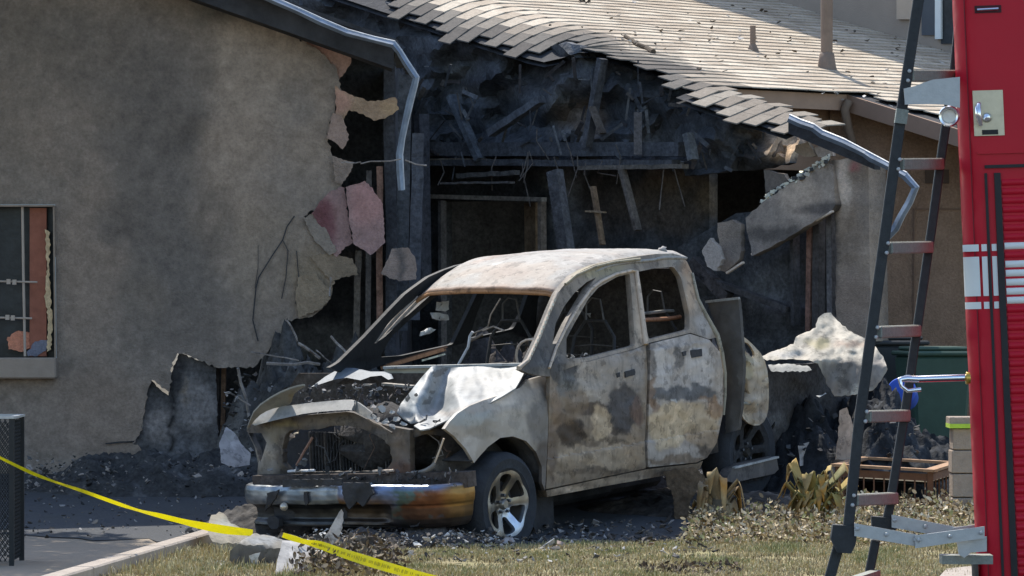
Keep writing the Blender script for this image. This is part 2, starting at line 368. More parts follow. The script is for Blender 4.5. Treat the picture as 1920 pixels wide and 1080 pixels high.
# window in the left wall
wf = MB()
for a, b in [((-30, 386), (103, 386)), ((101, 386), (104, 672))]: wf.bar(P(*a, 39.97), P(*b, 39.97), .014, .05, (0, 1, 0))
fr = wf.build('window', pm('bare_frame', sh(96, 92, 86), .8, .2, 12, .2), house); fr['label'] = 'broken window with orange wood casing and cross bars'
wf = MB(); wf.bar(P(72, 390, 40.1), P(72, 668, 40.1), .15, .06, (0, 1, 0)); o = wf.build('casing', pm('orange_wood', sh(112, 62, 48), .8, .2, 12, .2), fr)
wf = MB(); wf.tube([P(42, 388, 40.0), P(44, 520, 40.0), P(47, 668, 40.0)], .012); wf.tube([P(-20, 527, 39.99), P(70, 529, 39.99)], .009); wf.tube([P(-20, 595, 39.99), P(60, 597, 39.99)], .009)
for x, y in [(16, 528), (27, 529), (14, 595), (24, 596)]: wf.box(P(x, y, 39.98), (.035, .02, .045))
wf.build('muntin', pm('greyed_wire', sh(112, 112, 110), .6, .1, 9, 0), fr)
wf = MB(); wf.box((P(-100, 530, 40.2)+P(110, 530, 40.2))/2, (1.2, .01, 1.5)); wf.build('pane', M['glassdark'], fr)
plate('torn_lining', [(84, 430), (94, 436), (92, 500), (94, 540), (98, 600), (96, 655), (88, 660), (90, 600), (84, 560), (88, 500)], 40.05, sh(150, 142, 112), .01, parent=fr, seed=22, sp=6)
plate('inner_debris', [(14, 632), (34, 620), (56, 624), (58, 650), (40, 660), (16, 655)], 40.08, sh(150, 92, 72), .05, parent=fr, seed=23, sp=7, bend=.02)
plate('cloth_scrap', [(50, 660), (66, 640), (92, 636), (92, 652), (70, 668), (52, 668)], 40.06, sh(70, 84, 112), .03, parent=fr, seed=24, sp=7)
si = MB(); si.box((P(-60, 690, 39.93)+P(107, 690, 39.93))/2, (P(107, 0, 39.93).x-P(-60, 0, 39.93).x, .22, .185)); o = si.build('window_sill', pm('sill_stucco', sh(100, 98, 94), .95, .1, 9, .25, 50), house)
o.modifiers.new('bevel', 'BEVEL').width = .012
mb = MB()
for i in range(150):                                   # perforated corner bead round the opening
    t = i/150; q = (101.5+2.5*t, 386+286*t) if i > 50 else (101*(i/50), 384.5)
    mb.box(P(q[0]+1.5, q[1], 39.955), (.008, .01, .012))
tag(mb.build('corner_bead', M['alu'], house), kind='stuff')
# left wing: dark soffit and rake boards under a burnt roof deck, side wall, inner dark
def slab(name, quad, thick, mat, parent=house, d=(0, 0, -1)):
    V = [Vector(q) for q in quad]; d = Vector(d)*thick
    return mk(name, V+[v+d for v in V], [(0, 1, 2, 3), (7, 6, 5, 4), (0, 4, 5, 1), (1, 5, 6, 2), (2, 6, 7, 3), (3, 7, 4, 0)], mat, parent)
rk = lambda x, Y, dy=0: P(x, 3+(x-520)*.352+dy, Y)
slab('roof_deck', [rk(-700, 39.5, -8), rk(745, 39.5, -8), rk(745, 39.5, -8)+Vector((0, 9, 0)), rk(-700, 39.5, -8)+Vector((0, 9, 0))], .04, M['soot'])
slab('rake_board', [rk(-700, 39.62, 4), rk(738, 39.62, 4), rk(738, 39.62, 50), rk(-700, 39.62, 50)], .05, M['soot'], d=(0, 1, 0))
slab('soffit', [rk(-700, 39.68, 30), rk(735, 39.68, 30), rk(735, 40.0, 50), rk(-700, 40.0, 50)], .03, M['soot'])
sx = P(742, 0, 40).x
sheet('wing_side_wall', ragged([(40.2, 0), (47.6, 0.7), (47.6, 4.), (43, 4.1), (40.2, 4.0)], .3, .06, 4), lambda a, b: (sx+.03*fbm(a, b), a, b), M['char'], house, sp=.3, thick=.1, back=(-1, 0, 0), colf=lambda a, b: sd(29, 34, 42))
plate('inner_wall', [(380, 80), (560, 60), (740, 100), (760, 300), (770, 560), (740, 700), (560, 760), (420, 900), (380, 900)], 41.4, sd(34, 39, 44), .05, mat='char', seed=30, sp=24, blobs=[(600, 640, 110, 34, sd(66, 74, 80), .8), (540, 670, 60, 26, sd(64, 74, 76), .7), (650, 670, 26, 30, sd(66, 68, 74), .7), (660, 480, 40, 50, sd(52, 54, 54), .6)])
for x0, y0, x1, y1, w, c in [(712, 312, 712, 640, 12, sd(84, 68, 62)), (692, 320, 690, 660, 10, sd(50, 52, 54)), (672, 470, 668, 640, 12, sd(58, 58, 56)), (734, 470, 733, 640, 14, sd(52, 58, 64)),
                             (405, 690, 404, 880, 13, sd(38, 38, 40)), (420, 690, 417, 860, 8, sd(76, 64, 54)), (524, 640, 516, 760, 10, sd(76, 66, 56)), (760, 140, 752, 620, 24, sd(36, 43, 52)), (784, 250, 776, 600, 22, sd(38, 45, 56))]:
    mb = MB(); m = 8
    pts = [P(x0+(x1-x0)*i/m+1.5*fbm(x0, i*.7), y0+(y1-y0)*i/m, 40.35) for i in range(m+1)]
    for i in range(m): mb.bar(pts[i], pts[i+1], w/210, .09, (0, 1, 0), c)
    mb.build('charred_stud', M['char'], house, attr=True)
# attic and gable of the middle part: charred, torn
def lowy0(x):
    for i in range(len(low)-1):
        if low[i][0] <= x <= low[i+1][0]: return low[i][1]+(low[i+1][1]-low[i][1])*(x-low[i][0])/(low[i+1][0]-low[i][0])
    return 0
low = [(560, -40), (700, -14), (760, 35), (850, 70), (905, 84), (943, 95), (990, 97), (1033, 88), (1060, 80), (1113, 97), (1140, 115), (1187, 119), (1210, 129), (1253, 142), (1267, 167), (1300, 175), (1353, 199), (1373, 209), (1484, 240)]
att = [(x, y-2 if x > 700 else y) for x, y in low]+[(1500, 262), (1480, 305), (1400, 320), (1285, 330), (1280, 306), (700, 306), (560, 306)]
atc = paint(sd(40, 48, 58), [(1040, 120, 90, 50, sd(52, 60, 68), .6), (1060, 190, 40, 40, sd(62, 68, 70), .7), (1090, 215, 46, 50, sd(64, 60, 56), .8), (1240, 270, 60, 44, sd(58, 66, 74), .7), (860, 140, 40, 34, sd(58, 68, 76), .7),
                             (1050, 250, 40, 16, sd(72, 80, 88), .6), (1000, 160, 200, 20, sd(34, 40, 50), .7), (1450, 268, 56, 34, sd(118, 108, 92), .9), (1390, 260, 50, 60, sd(36, 42, 48), .8), (870, 276, 18, 12, sd(92, 104, 112), .7), (1180, 280, 50, 12, sd(90, 98, 104), .5), (1100, 330, 120, 30, sd(50, 50, 50), .6)], 24, .02, 6, .12)
sheet('charred_gable', ragged(att, 12, 3, 9), lambda x, y: W(x, y, -1.85+.32*fbm(x*.012, y*.016, 8)), M['char'], house, sp=13, thick=.1, back=tuple(E2), colf=atc)
sheet('charred_gable', [(420, -80), (740, -80), (760, 120), (790, 330), (640, 330), (560, 120)], lambda x, y: W(x, y, -1.0+.2*fbm(x*.012, y*.016, 9)), M['char'], house, sp=22, thick=.1, back=tuple(E2), colf=paint(sd(38, 46, 56), [(620, 40, 60, 30, sd(58, 62, 70), .6)], 20, .02, 3, .1))
def beam(name, a, b, w, d, col, bb=-2.15, n=10, amp=1.6, s=0, parent=house, mat='char'):
    mb = MB(); pts = [W(a[0]+(b[0]-a[0])*i/n, a[1]+(b[1]-a[1])*i/n+amp*fbm(i*.8, s, s), bb) for i in range(n+1)]
    for i in range(n): mb.bar(pts[i], pts[i+1], d, w/188*(1+.12*fbm(i, s)), (0, 0, 1), col)
    return mb.build(name, M[mat], parent, attr=True)
for i, q in enumerate([((688, 280), (1285, 280), 26, .2, sd(40, 47, 56)), ((690, 304), (1270, 306), 12, .16, sd(40, 46, 54)), ((800, 299), (920, 299), 3, .1, sd(74, 76, 74)), ((920, 250), (1016, 186), 14, .1, sd(44, 52, 62)),
                       ((846, 180), (900, 300), 12, .1, sd(42, 52, 64)), ((1130, 110), (1100, 275), 12, .1, sd(40, 46, 54)), ((1196, 210), (1196, 290), 4, .08, sd(54, 58, 64)), ((1110, 200), (1130, 250), 6, .08, sd(52, 52, 52)),
                       ((860, 330), (970, 324), 9, .08, sd(46, 50, 53)), ((830, 344), (960, 342), 4, .08, sd(58, 62, 66)), ((1090, 315), (1285, 312), 8, .1, sd(54, 56, 56)), ((1165, 312), (1196, 432), 8, .08, sd(52, 53, 54)), ((1112, 350), (1130, 458), 6, .06, sd(70, 62, 52)),
                       ((1100, 396), (1134, 398), 3, .05, sd(84, 78, 66)), ((1290, 250), (1300, 300), 12, .1, sd(46, 54, 62)), ((790, 215), (795, 560), 16, .14, sd(36, 42, 52)), ((1040, 320), (1062, 470), 26, .1, sd(48, 54, 62))]):
    beam('charred_rafter' if i in (3, 4, 5) else 'charred_beam', *q[:4], q[4], -2.1-.03*i, s=i)
mb = MB(); rnd = random.Random(12)
for i in range(120):
    x = rnd.uniform(700, 1450); y = rnd.uniform(110, 330)
    if y < lowy0(x)+14 or y > 312+max(0, x-1280)*.1: continue
    p = W(x, y, -2.05-rnd.uniform(0, .25)); a = rnd.gauss(1.57, .55) if rnd.random() < .6 else rnd.uniform(0, 3.14); L = rnd.uniform(.04, .34); d = Vector((math.cos(a)*S2, -math.cos(a)*S2, math.sin(a)))*L
    c = rnd.choice([sd(30, 36, 44), sd(38, 45, 54), sd(42, 49, 58), sd(50, 57, 64), sd(32, 34, 38), sd(40, 42, 44)]); mb.bar(p-d*.5, p+d*.5+Vector((rnd.uniform(-.04, .04), 0, 0)), rnd.uniform(.008, .045), rnd.uniform(.006, .03), (0, 1, 0), c)
for i in range(16):
    x = rnd.uniform(760, 1300); y = rnd.uniform(240, 320); p = W(x, y, -2.3); mb.tube([p, p+Vector((rnd.uniform(-.05, .05), 0, -.12)), p+Vector((rnd.uniform(-.14, .14), 0, -.3*rnd.random()-.15))], .006, 4, sd(56, 58, 60))
tag(mb.build('charred_lath', M['char'], house, attr=True), kind='stuff')
# back wall of the middle with its doorway
DW = [(832, 378), (1010, 376), (1012, 720), (832, 720)]
sheet('charred_wall', [(690, 300), (1330, 300), (1330, 930), (690, 930)], lambda x, y: W(x, y, -1.5+.05*fbm(x*.02, y*.02, 2)), M['char'], house, holes=[DW], sp=16, thick=.12, back=tuple(E2),
      colf=paint(sd(37, 44, 52), [(1060, 400, 30, 80, sd(64, 74, 84), .8), (1050, 330, 50, 30, sd(66, 74, 80), .7), (1250, 390, 110, 60, sd(52, 51, 49), .85), (1130, 380, 60, 60, sd(46, 46, 46), .7), (1110, 470, 60, 40, sd(50, 56, 62), .5), (790, 345, 8, 16, sd(120, 128, 130), .7), (760, 420, 50, 120, sd(46, 58, 70), .6), (1260, 330, 60, 30, sd(74, 70, 60), .5), (1330, 370, 30, 40, sd(80, 72, 56), .5)], 18, .03, 12, .12))
df = MB()
df.bar(W(798, 368, -1.66), W(1020, 374, -1.66), .08, 8/185, (0, 0, 1), sd(96, 104, 112)); df.bar(W(1016, 372, -1.66), W(1018, 700, -1.66), .08, 9/185, (1, -1, 0), sd(84, 84, 84)); df.bar(W(829, 376, -1.66), W(830, 700, -1.66), .08, 8/185, (1, -1, 0), sd(56, 62, 70))
dr = df.build('door_frame', M['char'], house, attr=True)
df = MB(); df.bar(W(996, 380, -1.3), W(998, 700, -1.3), .04, 30/185, (1, -1, 0), sd(84, 78, 68)); df.build('door_leaf', M['char'], dr, attr=True)
plate('room_wall', [(640, 200), (1500, 200), (1500, 800), (640, 800)], 49.2, sd(34, 38, 42), .1, mat='char', seed=31, sp=60)
# right: collapsed wall section with its torn top, window opening and corner pillar
grp = paint(sh(104, 102, 98), [(1420, 420, 60, 40, sh(92, 92, 90), .8), (1500, 370, 40, 40, sh(126, 120, 110), .8), (1470, 440, 90, 16, sh(56, 58, 60), .85), (1540, 390, 60, 14, sh(52, 54, 58), .8), (1390, 470, 40, 30, sh(84, 88, 92), .7), (1440, 470, 60, 24, sh(84, 86, 88), .6)], 8, .03, 5, .1)
sheet('collapsed_wall', ragged([(1430, 379), (1470, 352), (1520, 322), (1548, 304), (1562, 310), (1566, 384), (1560, 394), (1500, 432), (1440, 466), (1410, 480), (1404, 450), (1398, 408)], 8, 2, 4), lambda x, y: W(x, y, -2.3-.0012*(y-300)), M['stucco'], house, sp=8, thick=.1, back=tuple(E2), colf=grp)
sheet('wall_fragment', ragged([(1345, 418), (1372, 412), (1388, 420), (1390, 470), (1380, 492), (1360, 510), (1338, 500), (1348, 470)], 7, 2, 5), lambda x, y: W(x, y, -2.5), M['stucco'], house, sp=8, thick=.06, back=tuple(E2), colf=grp)
sheet('wall_fragment', ragged([(1316, 470), (1332, 446), (1346, 462), (1354, 486), (1344, 508), (1326, 500)], 6, 2, 6), lambda x, y: W(x, y, -2.7), M['stucco'], house, sp=7, thick=.05, back=tuple(E2), colf=lambda x, y: sh(122, 126, 130))
sheet('wall_fragment', ragged([(1432, 318), (1470, 326), (1478, 340), (1436, 362)], 7, 1.5, 7), lambda x, y: W(x, y, -2.0), M['stucco'], house, sp=9, thick=.05, back=tuple(E2), colf=lambda x, y: sh(84, 86, 88))
sheet('wall_fragment', ragged([(1492, 272), (1515, 266), (1530, 292), (1508, 294), (1490, 284)], 7, 1.5, 8), lambda x, y: W(x, y, -2.25), M['stucco'], house, sp=9, thick=.04, back=tuple(E2), colf=lambda x, y: sh(112, 104, 92))
sheet('wall_fragment', ragged([(1526, 278), (1540, 270), (1560, 280), (1562, 292), (1534, 294)], 7, 1.5, 9), lambda x, y: W(x, y, -2.25), M['stucco'], house, sp=9, thick=.04, back=tuple(E2), colf=lambda x, y: sh(124, 122, 120))
tb = MB(); rnd = random.Random(4)
for i in range(140):
    t = rnd.random(); x = 1431+t*122; y = 381-t*79-rnd.uniform(-2, 11)*(1 if t > .05 else .3)
    c = rnd.choice([(.70, .68, .56), (.55, .54, .48), (.06, .06, .06), (.66, .62, .5), (.72, .7, .6)])  # pale tones stand in for sunlight along the torn edge
    tb.box(W(x, y, -2.33+rnd.uniform(-.03, .12)), (rnd.uniform(.02, .06), .05, rnd.uniform(.015, .035)), Matrix.Rotation(rnd.uniform(-.9, .3), 3, 'Y'), c)
tag(tb.build('torn_lath', M['debris'], house, attr=True), kind='stuff')
tb = MB(); tb.bar(W(1410, 477, -2.44), W(1562, 396, -2.4), .03, .02, (0, 0, 1), sh(150, 150, 146)); tb.build('drip_screed', M['stucco'], house, attr=True); tb = MB(); tb.bar(W(1363, 512, -2.5), W(1394, 492, -2.5), .03, .02, (0, 0, 1), sh(150, 150, 146)); tb.build('metal_lath', M['stucco'], house, attr=True)
plp = paint(sh(104, 100, 94), [(1580, 350, 16, 80, sh(150, 148, 144), .8), (1618, 360, 14, 90, sh(90, 90, 90), .6), (1590, 440, 30, 60, sh(92, 86, 78), .6), (1604, 312, 8, 12, sh(130, 70, 78), .8), (1562, 430, 10, 160, sh(40, 44, 50), .9), (1600, 560, 40, 60, sh(100, 92, 86), .6)], 6, .03, 7, .06)
sheet('corner_pillar', ragged([(1552, 302), (1586, 297), (1628, 298), (1630, 450), (1634, 640), (1568, 640), (1566, 420)], 9, 1.4, 10, skip=(2, 3)), lambda x, y: W(x, y, -2.3+.02*fbm(x*.03, y*.02, 1)), M['stucco'], house, sp=9, thick=.25, back=tuple(E2), colf=plp)
for x0, y0, x1, y1, w, c in [(1523, 412, 1520, 620, 10, sd(74, 58, 54)), (1536, 410, 1534, 620, 14, sd(40, 42, 46)), (1560, 390, 1562, 620, 12, sd(58, 62, 68)), (1490, 430, 1492, 610, 7, sd(36, 40, 46)), (1262, 500, 1480, 580, 10, sd(40, 44, 50)), (1300, 490, 1366, 560, 22, sd(40, 42, 46))]:
    beam('window_jamb' if x1-x0 < 10 else 'charred_beam', (x0, y0), (x1, y1), w, .1, c, -2.15, s=x0)
sheet('charred_lining', [(1380, 400), (1580, 380), (1590, 930), (1250, 930), (1260, 470)], lambda x, y: W(x, y, -1.9+.06*fbm(x*.03, y*.03, 2)), M['char'], house, sp=18, thick=.1, back=tuple(E2), colf=paint(sd(38, 44, 50), [(1440, 540, 40, 60, sd(58, 66, 74), .7), (1480, 580, 40, 16, sd(56, 62, 78), .5), (1400, 600, 50, 30, sd(30, 34, 38), .8)], 16, .03, 3, .1))
# intact right part: notch wall, far wall, eaves, soffit, vents, deck under the shingles
brw = sh(104, 87, 74)
def wallp(name, fnc, poly, col, sp=30, blobs=(), thick=.12, back=tuple(E2)):
    return sheet(name, poly, fnc, M['stucco'], house, sp=sp, thick=thick, back=back, colf=paint(col, list(blobs), 14, .02, 3, .03))
wallp('stucco_wall', lambda x, y: P(x, y, 45.25), [(1556, 186), (1600, 186), (1830, 262), (2100, 350), (2100, 900), (1556, 900)], brw, 22, [(1720, 560, 120, 90, sh(98, 84, 74), .6), (1600, 230, 40, 50, sh(92, 78, 68), .7), (1700, 260, 110, 20, sh(98, 84, 74), .6), (1770, 470, 40, 120, sh(112, 96, 84), .5)], back=(0, 1, 0))
A0, B0 = R(-.32, -.95), R(-.32, .2)
slab('stucco_wall', [A0, B0, Vector((B0.x, B0.y, 3.2)), Vector((A0.x, A0.y, 3.2))], .12, pm('shaded_stucco', sh(104, 88, 76), .95, .12, 4, .3, 60), d=-E1)
slab('fascia', [R(.0, -2.1, -.03), R(.0, .02, -.03), R(.0, .02, -.19), R(.0, -2.1, -.19)], .03, pm('fascia_paint', sh(112, 94, 80), .8, .1, 6, .1), d=-E1)
slab('soffit', [R(-.04, -2.1, -.15), R(-.04, .02, -.15), R(-.32, .02, -.2), R(-.32, -2.1, -.2)], .02, pm('soffit_paint', sh(96, 80, 68), .85, .1, 6, .1))
slab('rake_board', [R(-.02, .0, -.03), R(3.2, .0, -.03), R(3.2, .0, -.2), R(-.02, .0, -.2)], .04, pm('rake_paint', sh(98, 82, 72), .8, .1, 6, .1), d=E2)
mb = MB(); mb.tube([P(1592, 188, 44.9), P(1584, 205, 44.9), P(1590, 240, 45.), P(1606, 290, 45.15), P(1608, 420, 45.18), P(1608, 640, 45.18)], .045, 10); mb.build('downspout', M['brownpaint'], house, True)
mb = MB(); mb.box(P(1757, 331, 45.24), (.24, .03, .14)); mb.build('wall_vent', pm('vent_paint', sh(62, 52, 46), .8, .1, 6, .1), house)
mb = MB(); mb.bar(P(1712, 392, 45.24), P(1830, 392, 45.24), .02, .015); mb.bar(P(1714, 394, 45.24), P(1714, 660, 45.24), .015, .02, (0, 1, 0)); mb.build('stucco_joint', pm('joint', sh(88, 72, 62), .9, .1, 6, 0), house)
def rsheet(a0, a1, b0, b1, name, up, mat):
    na = int((a1-a0)/.25)+1; nb = int((b1-b0)/.25)+1; V = []
    for i in range(na+1):
        for j in range(nb+1): V.append(R(a0+(a1-a0)*i/na, b0+(b1-b0)*j/nb, up))
    n = len(V); V2 = [v-Vector((0, 0, .05)) for v in V]; k = nb+1
    Fc = [(i*k+j, i*k+j+1, (i+1)*k+j+1, (i+1)*k+j) for i in range(na) for j in range(nb)]
    return mk(name, V+V2, Fc+[tuple(q+n for q in f[::-1]) for f in Fc], mat, house, None, True)
roof = rsheet(-5.6, -.02, -2.1, 7.5, 'roof', -.03, M['soot'])
rsheet(-.02, 1.4, -2.5, -2.08, 'roof_edge', -.03, M['soot']); rsheet(-.02, 3.1, .04, 7.5, 'roof_edge', -.03, M['soot'])
# shingles: each tab its own piece, the 300 nearest; the rest one mass
lowf = sorted(low)
def lowy(x):
    for i in range(len(lowf)-1):
        if lowf[i][0] <= x <= lowf[i+1][0]:
            t = (x-lowf[i][0])/(lowf[i+1][0]-lowf[i][0]); return lowf[i][1]*(1-t)+lowf[i+1][1]*t
    return -99 if x < 560 else 999
rnd = random.Random(5); tabs = []; EXP = .172; TW = .27; row = 0
a = -5.6
while a < 2.9:
    b = -4.2+(row % 2)*TW*.5+rnd.uniform(-.03, .03)
    while b < 7.4:
        ok = (a < -.05 and b > -2.6) or (a >= -.05 and (b < -2.08 or b > .1))
        if a >= -.05 and b < 0: ok = -2.7 < b < -2.1 and a < 1.5
        if ok:
            x, y = pix(R(a+EXP*.5, b+TW*.5))
            if b < -1.2 and a < -.05 and y > lowy(x)-2+rnd.uniform(-3, 2): ok = False
            if not (600 < x < 1990 and -60 < y < 330): ok = False
        if ok: tabs.append((a, b))
        b += TW
    a += EXP; row += 1
tabs.sort(key=lambda q: (R(*q).y)-(8 if q[1] < -1.2 else 0))
shc = [(.49, .42, .33), (.45, .38, .295), (.42, .35, .27), (.52, .45, .355), (.39, .325, .25)]
def shingle_geo(a, b):
    w = TW*.985; up = lambda aa, bb, k: R(aa, bb, k)
    q = [up(a, b, .010), up(a, b+w, .010), up(a+EXP*1.03, b+w, .0215+EXP*.0), up(a+EXP*1.03, b, .0215)]
    p2 = [v-Vector((0, 0, .012)) for v in q]
    return q+p2, [(0, 1, 2, 3), (7, 6, 5, 4), (0, 4, 5, 1), (1, 5, 6, 2), (2, 6, 7, 3), (3, 7, 4, 0)]
mass = MB()
for i, (a, b) in enumerate(tabs):
    c = rnd.choice(shc); x, y = pix(R(a, b)); d = lowy(x)-y
    ch = (1-sstep(2, 56, d+26*fbm(a*2, b*2)))*.8 if b < .2 else 0
    if a > -.05 and b < 0: ch = .5
    c = mix(c, (.05, .052, .055), ch); V, Fc = shingle_geo(a+rnd.uniform(-.006, .006), b)
    if i < 300: mk('shingle', V, Fc, M['shingle'], roof, [c]*8)
    else: mass.add(V, Fc, c)
o = mass.build('shingle_field', M['shingle'], roof, attr=True); o['kind'] = 'stuff'
mb = MB(); mb.tube([R(-1.11, .97, -.02), R(-1.11, .97, 1.1)], .062, 12); mb.lathe(R(-1.11, .97, 0), (0, 0, 1), [(.13, -.05), (.105, .04), (.085, .16), (.06, .18)], 6); mb.build('vent_pipe', M['brownpaint'], house, True)
mb = MB(); mb.tube([R(-1.86, .66, -.02), R(-1.86, .66, .27)], .03, 10); mb.lathe(R(-1.86, .66, 0), (0, 0, 1), [(.09, -.04), (.07, .01), (.04, .07), (.032, .08)], 6); mb.build('vent_pipe', M['brownpaint'], house, True)
# upper storey rising from the roof, top right
US = 4.55
u0, u1 = -9., 1.2
slab('upper_wall', [R(u0, US, -.1), R(u1, US, -.1), R(u1, US, 0)+Vector((0, 0, 5.4)), R(u0, US, 0)+Vector((0, 0, 5.4))], .2, pm('upper_stucco', sh(100, 98, 94), .95, .08, 4, .25, 60), d=E2)
def up_box(x0, x1, y0, y1, d, mat, name, par=house):
    q = [W(x, y, US-d) for x, y in ((x0, y0), (x1, y0), (x1, y1), (x0, y1))]
    return slab(name, q, d+.02, mat, par, d=E2)
up_box(1681, 1720, -60, 36, .05, pm('trim_stucco', sh(124, 118, 108), .95, .08, 4, .2, 60), 'wall_trim')
wd = up_box(1753, 1764, -60, 73, .05, M['white'], 'upper_window_frame'); up_box(1728, 1753, -60, 66, .02, pm('window_shade', sh(44, 56, 70), .5, .1, 5, 0), 'shutter')
up_box(1764, 1830, -60, 82, .02, M['glassdark'], 'upper_window_pane')
# drip-edge metal that has come away and hangs
def strip(name, pts, w, Y, mat, lab, cat, bend=.03, col=None, fnp=None):
    mb = MB(); n = len(pts); fnp = fnp or (lambda x, y: P(x, y, Y)); V = []
    for i, (x, y) in enumerate(pts):
        a = pts[max(0, i-1)]; b = pts[min(n-1, i+1)]; L = math.dist(a, b); nx, ny = -(b[1]-a[1])/L, (b[0]-a[0])/L
        h = w/2*(1+.25*noise.noise(Vector((i*.9, 3, 1))))
        for k, (s, dy) in enumerate(((-1, 0), (.05, -bend), (1, .0), (1, .012), (.05, -bend+.012), (-1, .012))):
            V.append(fnp(x+nx*h*s, y+ny*h*s)+Vector((0, dy, 0)))
    Fc = [(i*6+k, i*6+(k+1) % 6, (i+1)*6+(k+1) % 6, (i+1)*6+k) for i in range(n-1) for k in range(6)]+[(0, 1, 2, 3, 4, 5), tuple((n-1)*6+k for k in (5, 4, 3, 2, 1, 0))]
    mb.add(V, Fc); o = mb.build(name, mat, None, origin=fnp(*pts[0])); m2 = MB()
    m2.tube([Vector(V[i*6])+Vector((0, .012, .004)) for i in range(n)], .011, 6); m2.build('lit_edge_lip', M['lip'], o); return tag(o, lab, cat)  # pale tube paints the sunlit upper edge of the strip
drip = pm('scorched_flashing', (.20, .24, .29), .5, .5, 5, .12, 14, metal=.3, spec=.5)
strip('metal_flashing', [(440, -26), (500, -4), (560, 22), (600, 41), (650, 62), (700, 75), (737, 84), (748, 98), (760, 118), (772, 136), (779, 146), (776, 160), (768, 190), (760, 225), (753, 258), (748, 290), (749, 320), (752, 357)], 11, 39.4, drip, 'long grey strip of roof edging hanging bent beside the torn left wall', 'metal flashing')
fl = lambda x, y: W(x, y, -2.75)
strip('metal_flashing', [(1478, 222), (1500, 232), (1524, 240), (1540, 252), (1580, 268), (1620, 288), (1632, 296), (1668, 314), (1696, 330), (1716, 352), (1704, 380), (1690, 404), (1678, 428), (1662, 446), (1650, 448)], 13, 0, drip, 'bent roof edging dangling past the corner pillar on the right', 'metal flashing', fnp=fl)
slab('charred_rake', [W(1478, 226, -2.6), W(1640, 298, -2.6), W(1640, 318, -2.6), W(1478, 250, -2.6)], .08, M['soot'], d=E2)
_sh0 = sh
def sh(r, g, b): return tuple(q*.69 for q in _sh0(r, g, b))
# ------------------------------------------------------------------ burnt pickup
TH = math.radians(36); TP = math.radians(4)
TU = Vector((-math.sin(TH)*math.cos(TP), -math.cos(TH)*math.cos(TP), -math.sin(TP)))
TV = Vector((math.cos(TH), -math.sin(TH), 0)); TW_ = TU.cross(TV)
TO = Vector((6/F*35, 35, .31))
def T(u, v, w): return TO+TU*u+TV*v+TW_*w
def loc(p): d = p-TO; return d.dot(TU), d.dot(TV), d.dot(TW_)
def hit(px, py, axis, val):
    r = Vector(((px-CX)/F, 1, -(py-HY)/F)); n = (TU, TV, TW_)[axis]
    return C0+r*((val+n.dot(TO-C0))/n.dot(r))
def vside(w):
    if w > 1.05: return -.02-.34*(w-1.05)
    if w < .3: return -.012-.30*max(0, .3-w)**1.5
    return -.02*((w-.75)/.4)**2
def side(px, py, off=0., f=vside):
    v = 0.
    for _ in range(14):
        p = hit(px, py, 1, v+off); v = f(loc(p)[2])
    return hit(px, py, 1, v+off)
def tps(ctrl):
    X = np.array([(c[0], c[1]) for c in ctrl], float)/100; q = np.array([c[2] for c in ctrl]); n = len(q)
    def U(r2): return np.where(r2 > 0, r2*np.log(np.maximum(r2, 1e-12)), 0)
    K = U(((X[:, None]-X[None])**2).sum(-1))+np.eye(n)*.004; A = np.zeros((n+3, n+3)); A[:n, :n] = K; A[:n, n] = 1; A[:n, n+1:] = X; A[n, :n] = 1; A[n+1:, :n] = X.T
    s = np.linalg.solve(A, np.concatenate([q, [0, 0, 0]]))
    def g(x, y):
        p = np.array([x, y])/100; return float((s[:n]*U(((X-p)**2).sum(-1))).sum()+s[n]+s[n+1:] @ p)
    return g
def idw(ctrl):
    def g(x, y):
        a = b = 0
        for (cx, cy, q) in ctrl:
            k = 1/(((x-cx)**2+(y-cy)**2)+60)**1.6; a += k*q; b += k
        return a/b
    return g
truck = thing('burnt_pickup', 'burnt out crew cab pickup truck with no glass and a crumpled bonnet', 'pickup truck', (TO.x+1.2, 37, 0))
MBn = M['burnt']
# cab side, pillars and rail
pil = [(976, 693), (987, 682), (1010, 634), (1030, 584), (1044, 552), (1053, 540), (1072, 518), (1095, 505), (1116, 496), (1155, 487), (1193, 481), (1231, 476), (1262, 475), (1276, 479), (1288, 490), (1299, 514), (1310, 562), (1328, 600), (1346, 632),
       (1330, 636), (1295, 624), (1217, 643), (1190, 654), (1100, 678), (1062, 692), (1030, 706), (1006, 704), (988, 699)]
h1 = [(1036, 646), (1042, 606), (1058, 574), (1078, 548), (1100, 529), (1118, 520), (1101, 542), (1081, 576), (1062, 608), (1045, 644)]
h2 = roundpoly([(1062, 673), (1062, 634), (1080, 601), (1103, 561), (1122, 539), (1157, 519), (1181, 513), (1185, 560), (1191, 648), (1103, 670)], 4)
h3 = roundpoly([(1194, 510), (1228, 503), (1263, 500), (1277, 520), (1284, 550), (1293, 590), (1293, 618), (1217, 637), (1205, 588), (1198, 540)], 5)
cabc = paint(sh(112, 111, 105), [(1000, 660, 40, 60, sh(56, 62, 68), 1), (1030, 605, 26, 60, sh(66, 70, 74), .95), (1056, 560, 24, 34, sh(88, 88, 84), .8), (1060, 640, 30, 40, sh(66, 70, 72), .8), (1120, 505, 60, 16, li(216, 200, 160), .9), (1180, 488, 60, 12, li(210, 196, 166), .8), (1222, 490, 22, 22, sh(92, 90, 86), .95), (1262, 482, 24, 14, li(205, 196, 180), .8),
                                 (1203, 580, 14, 60, sh(150, 146, 134), .8), (1296, 540, 14, 50, sh(142, 128, 108), .9), (1285, 505, 10, 20, sh(136, 112, 84), .8), (1320, 610, 22, 26, sh(130, 140, 150), .8), (1180, 590, 12, 70, sh(104, 104, 98), .6), (1040, 690, 30, 30, sh(66, 74, 82), .9)], 7, .03, 2, .05)
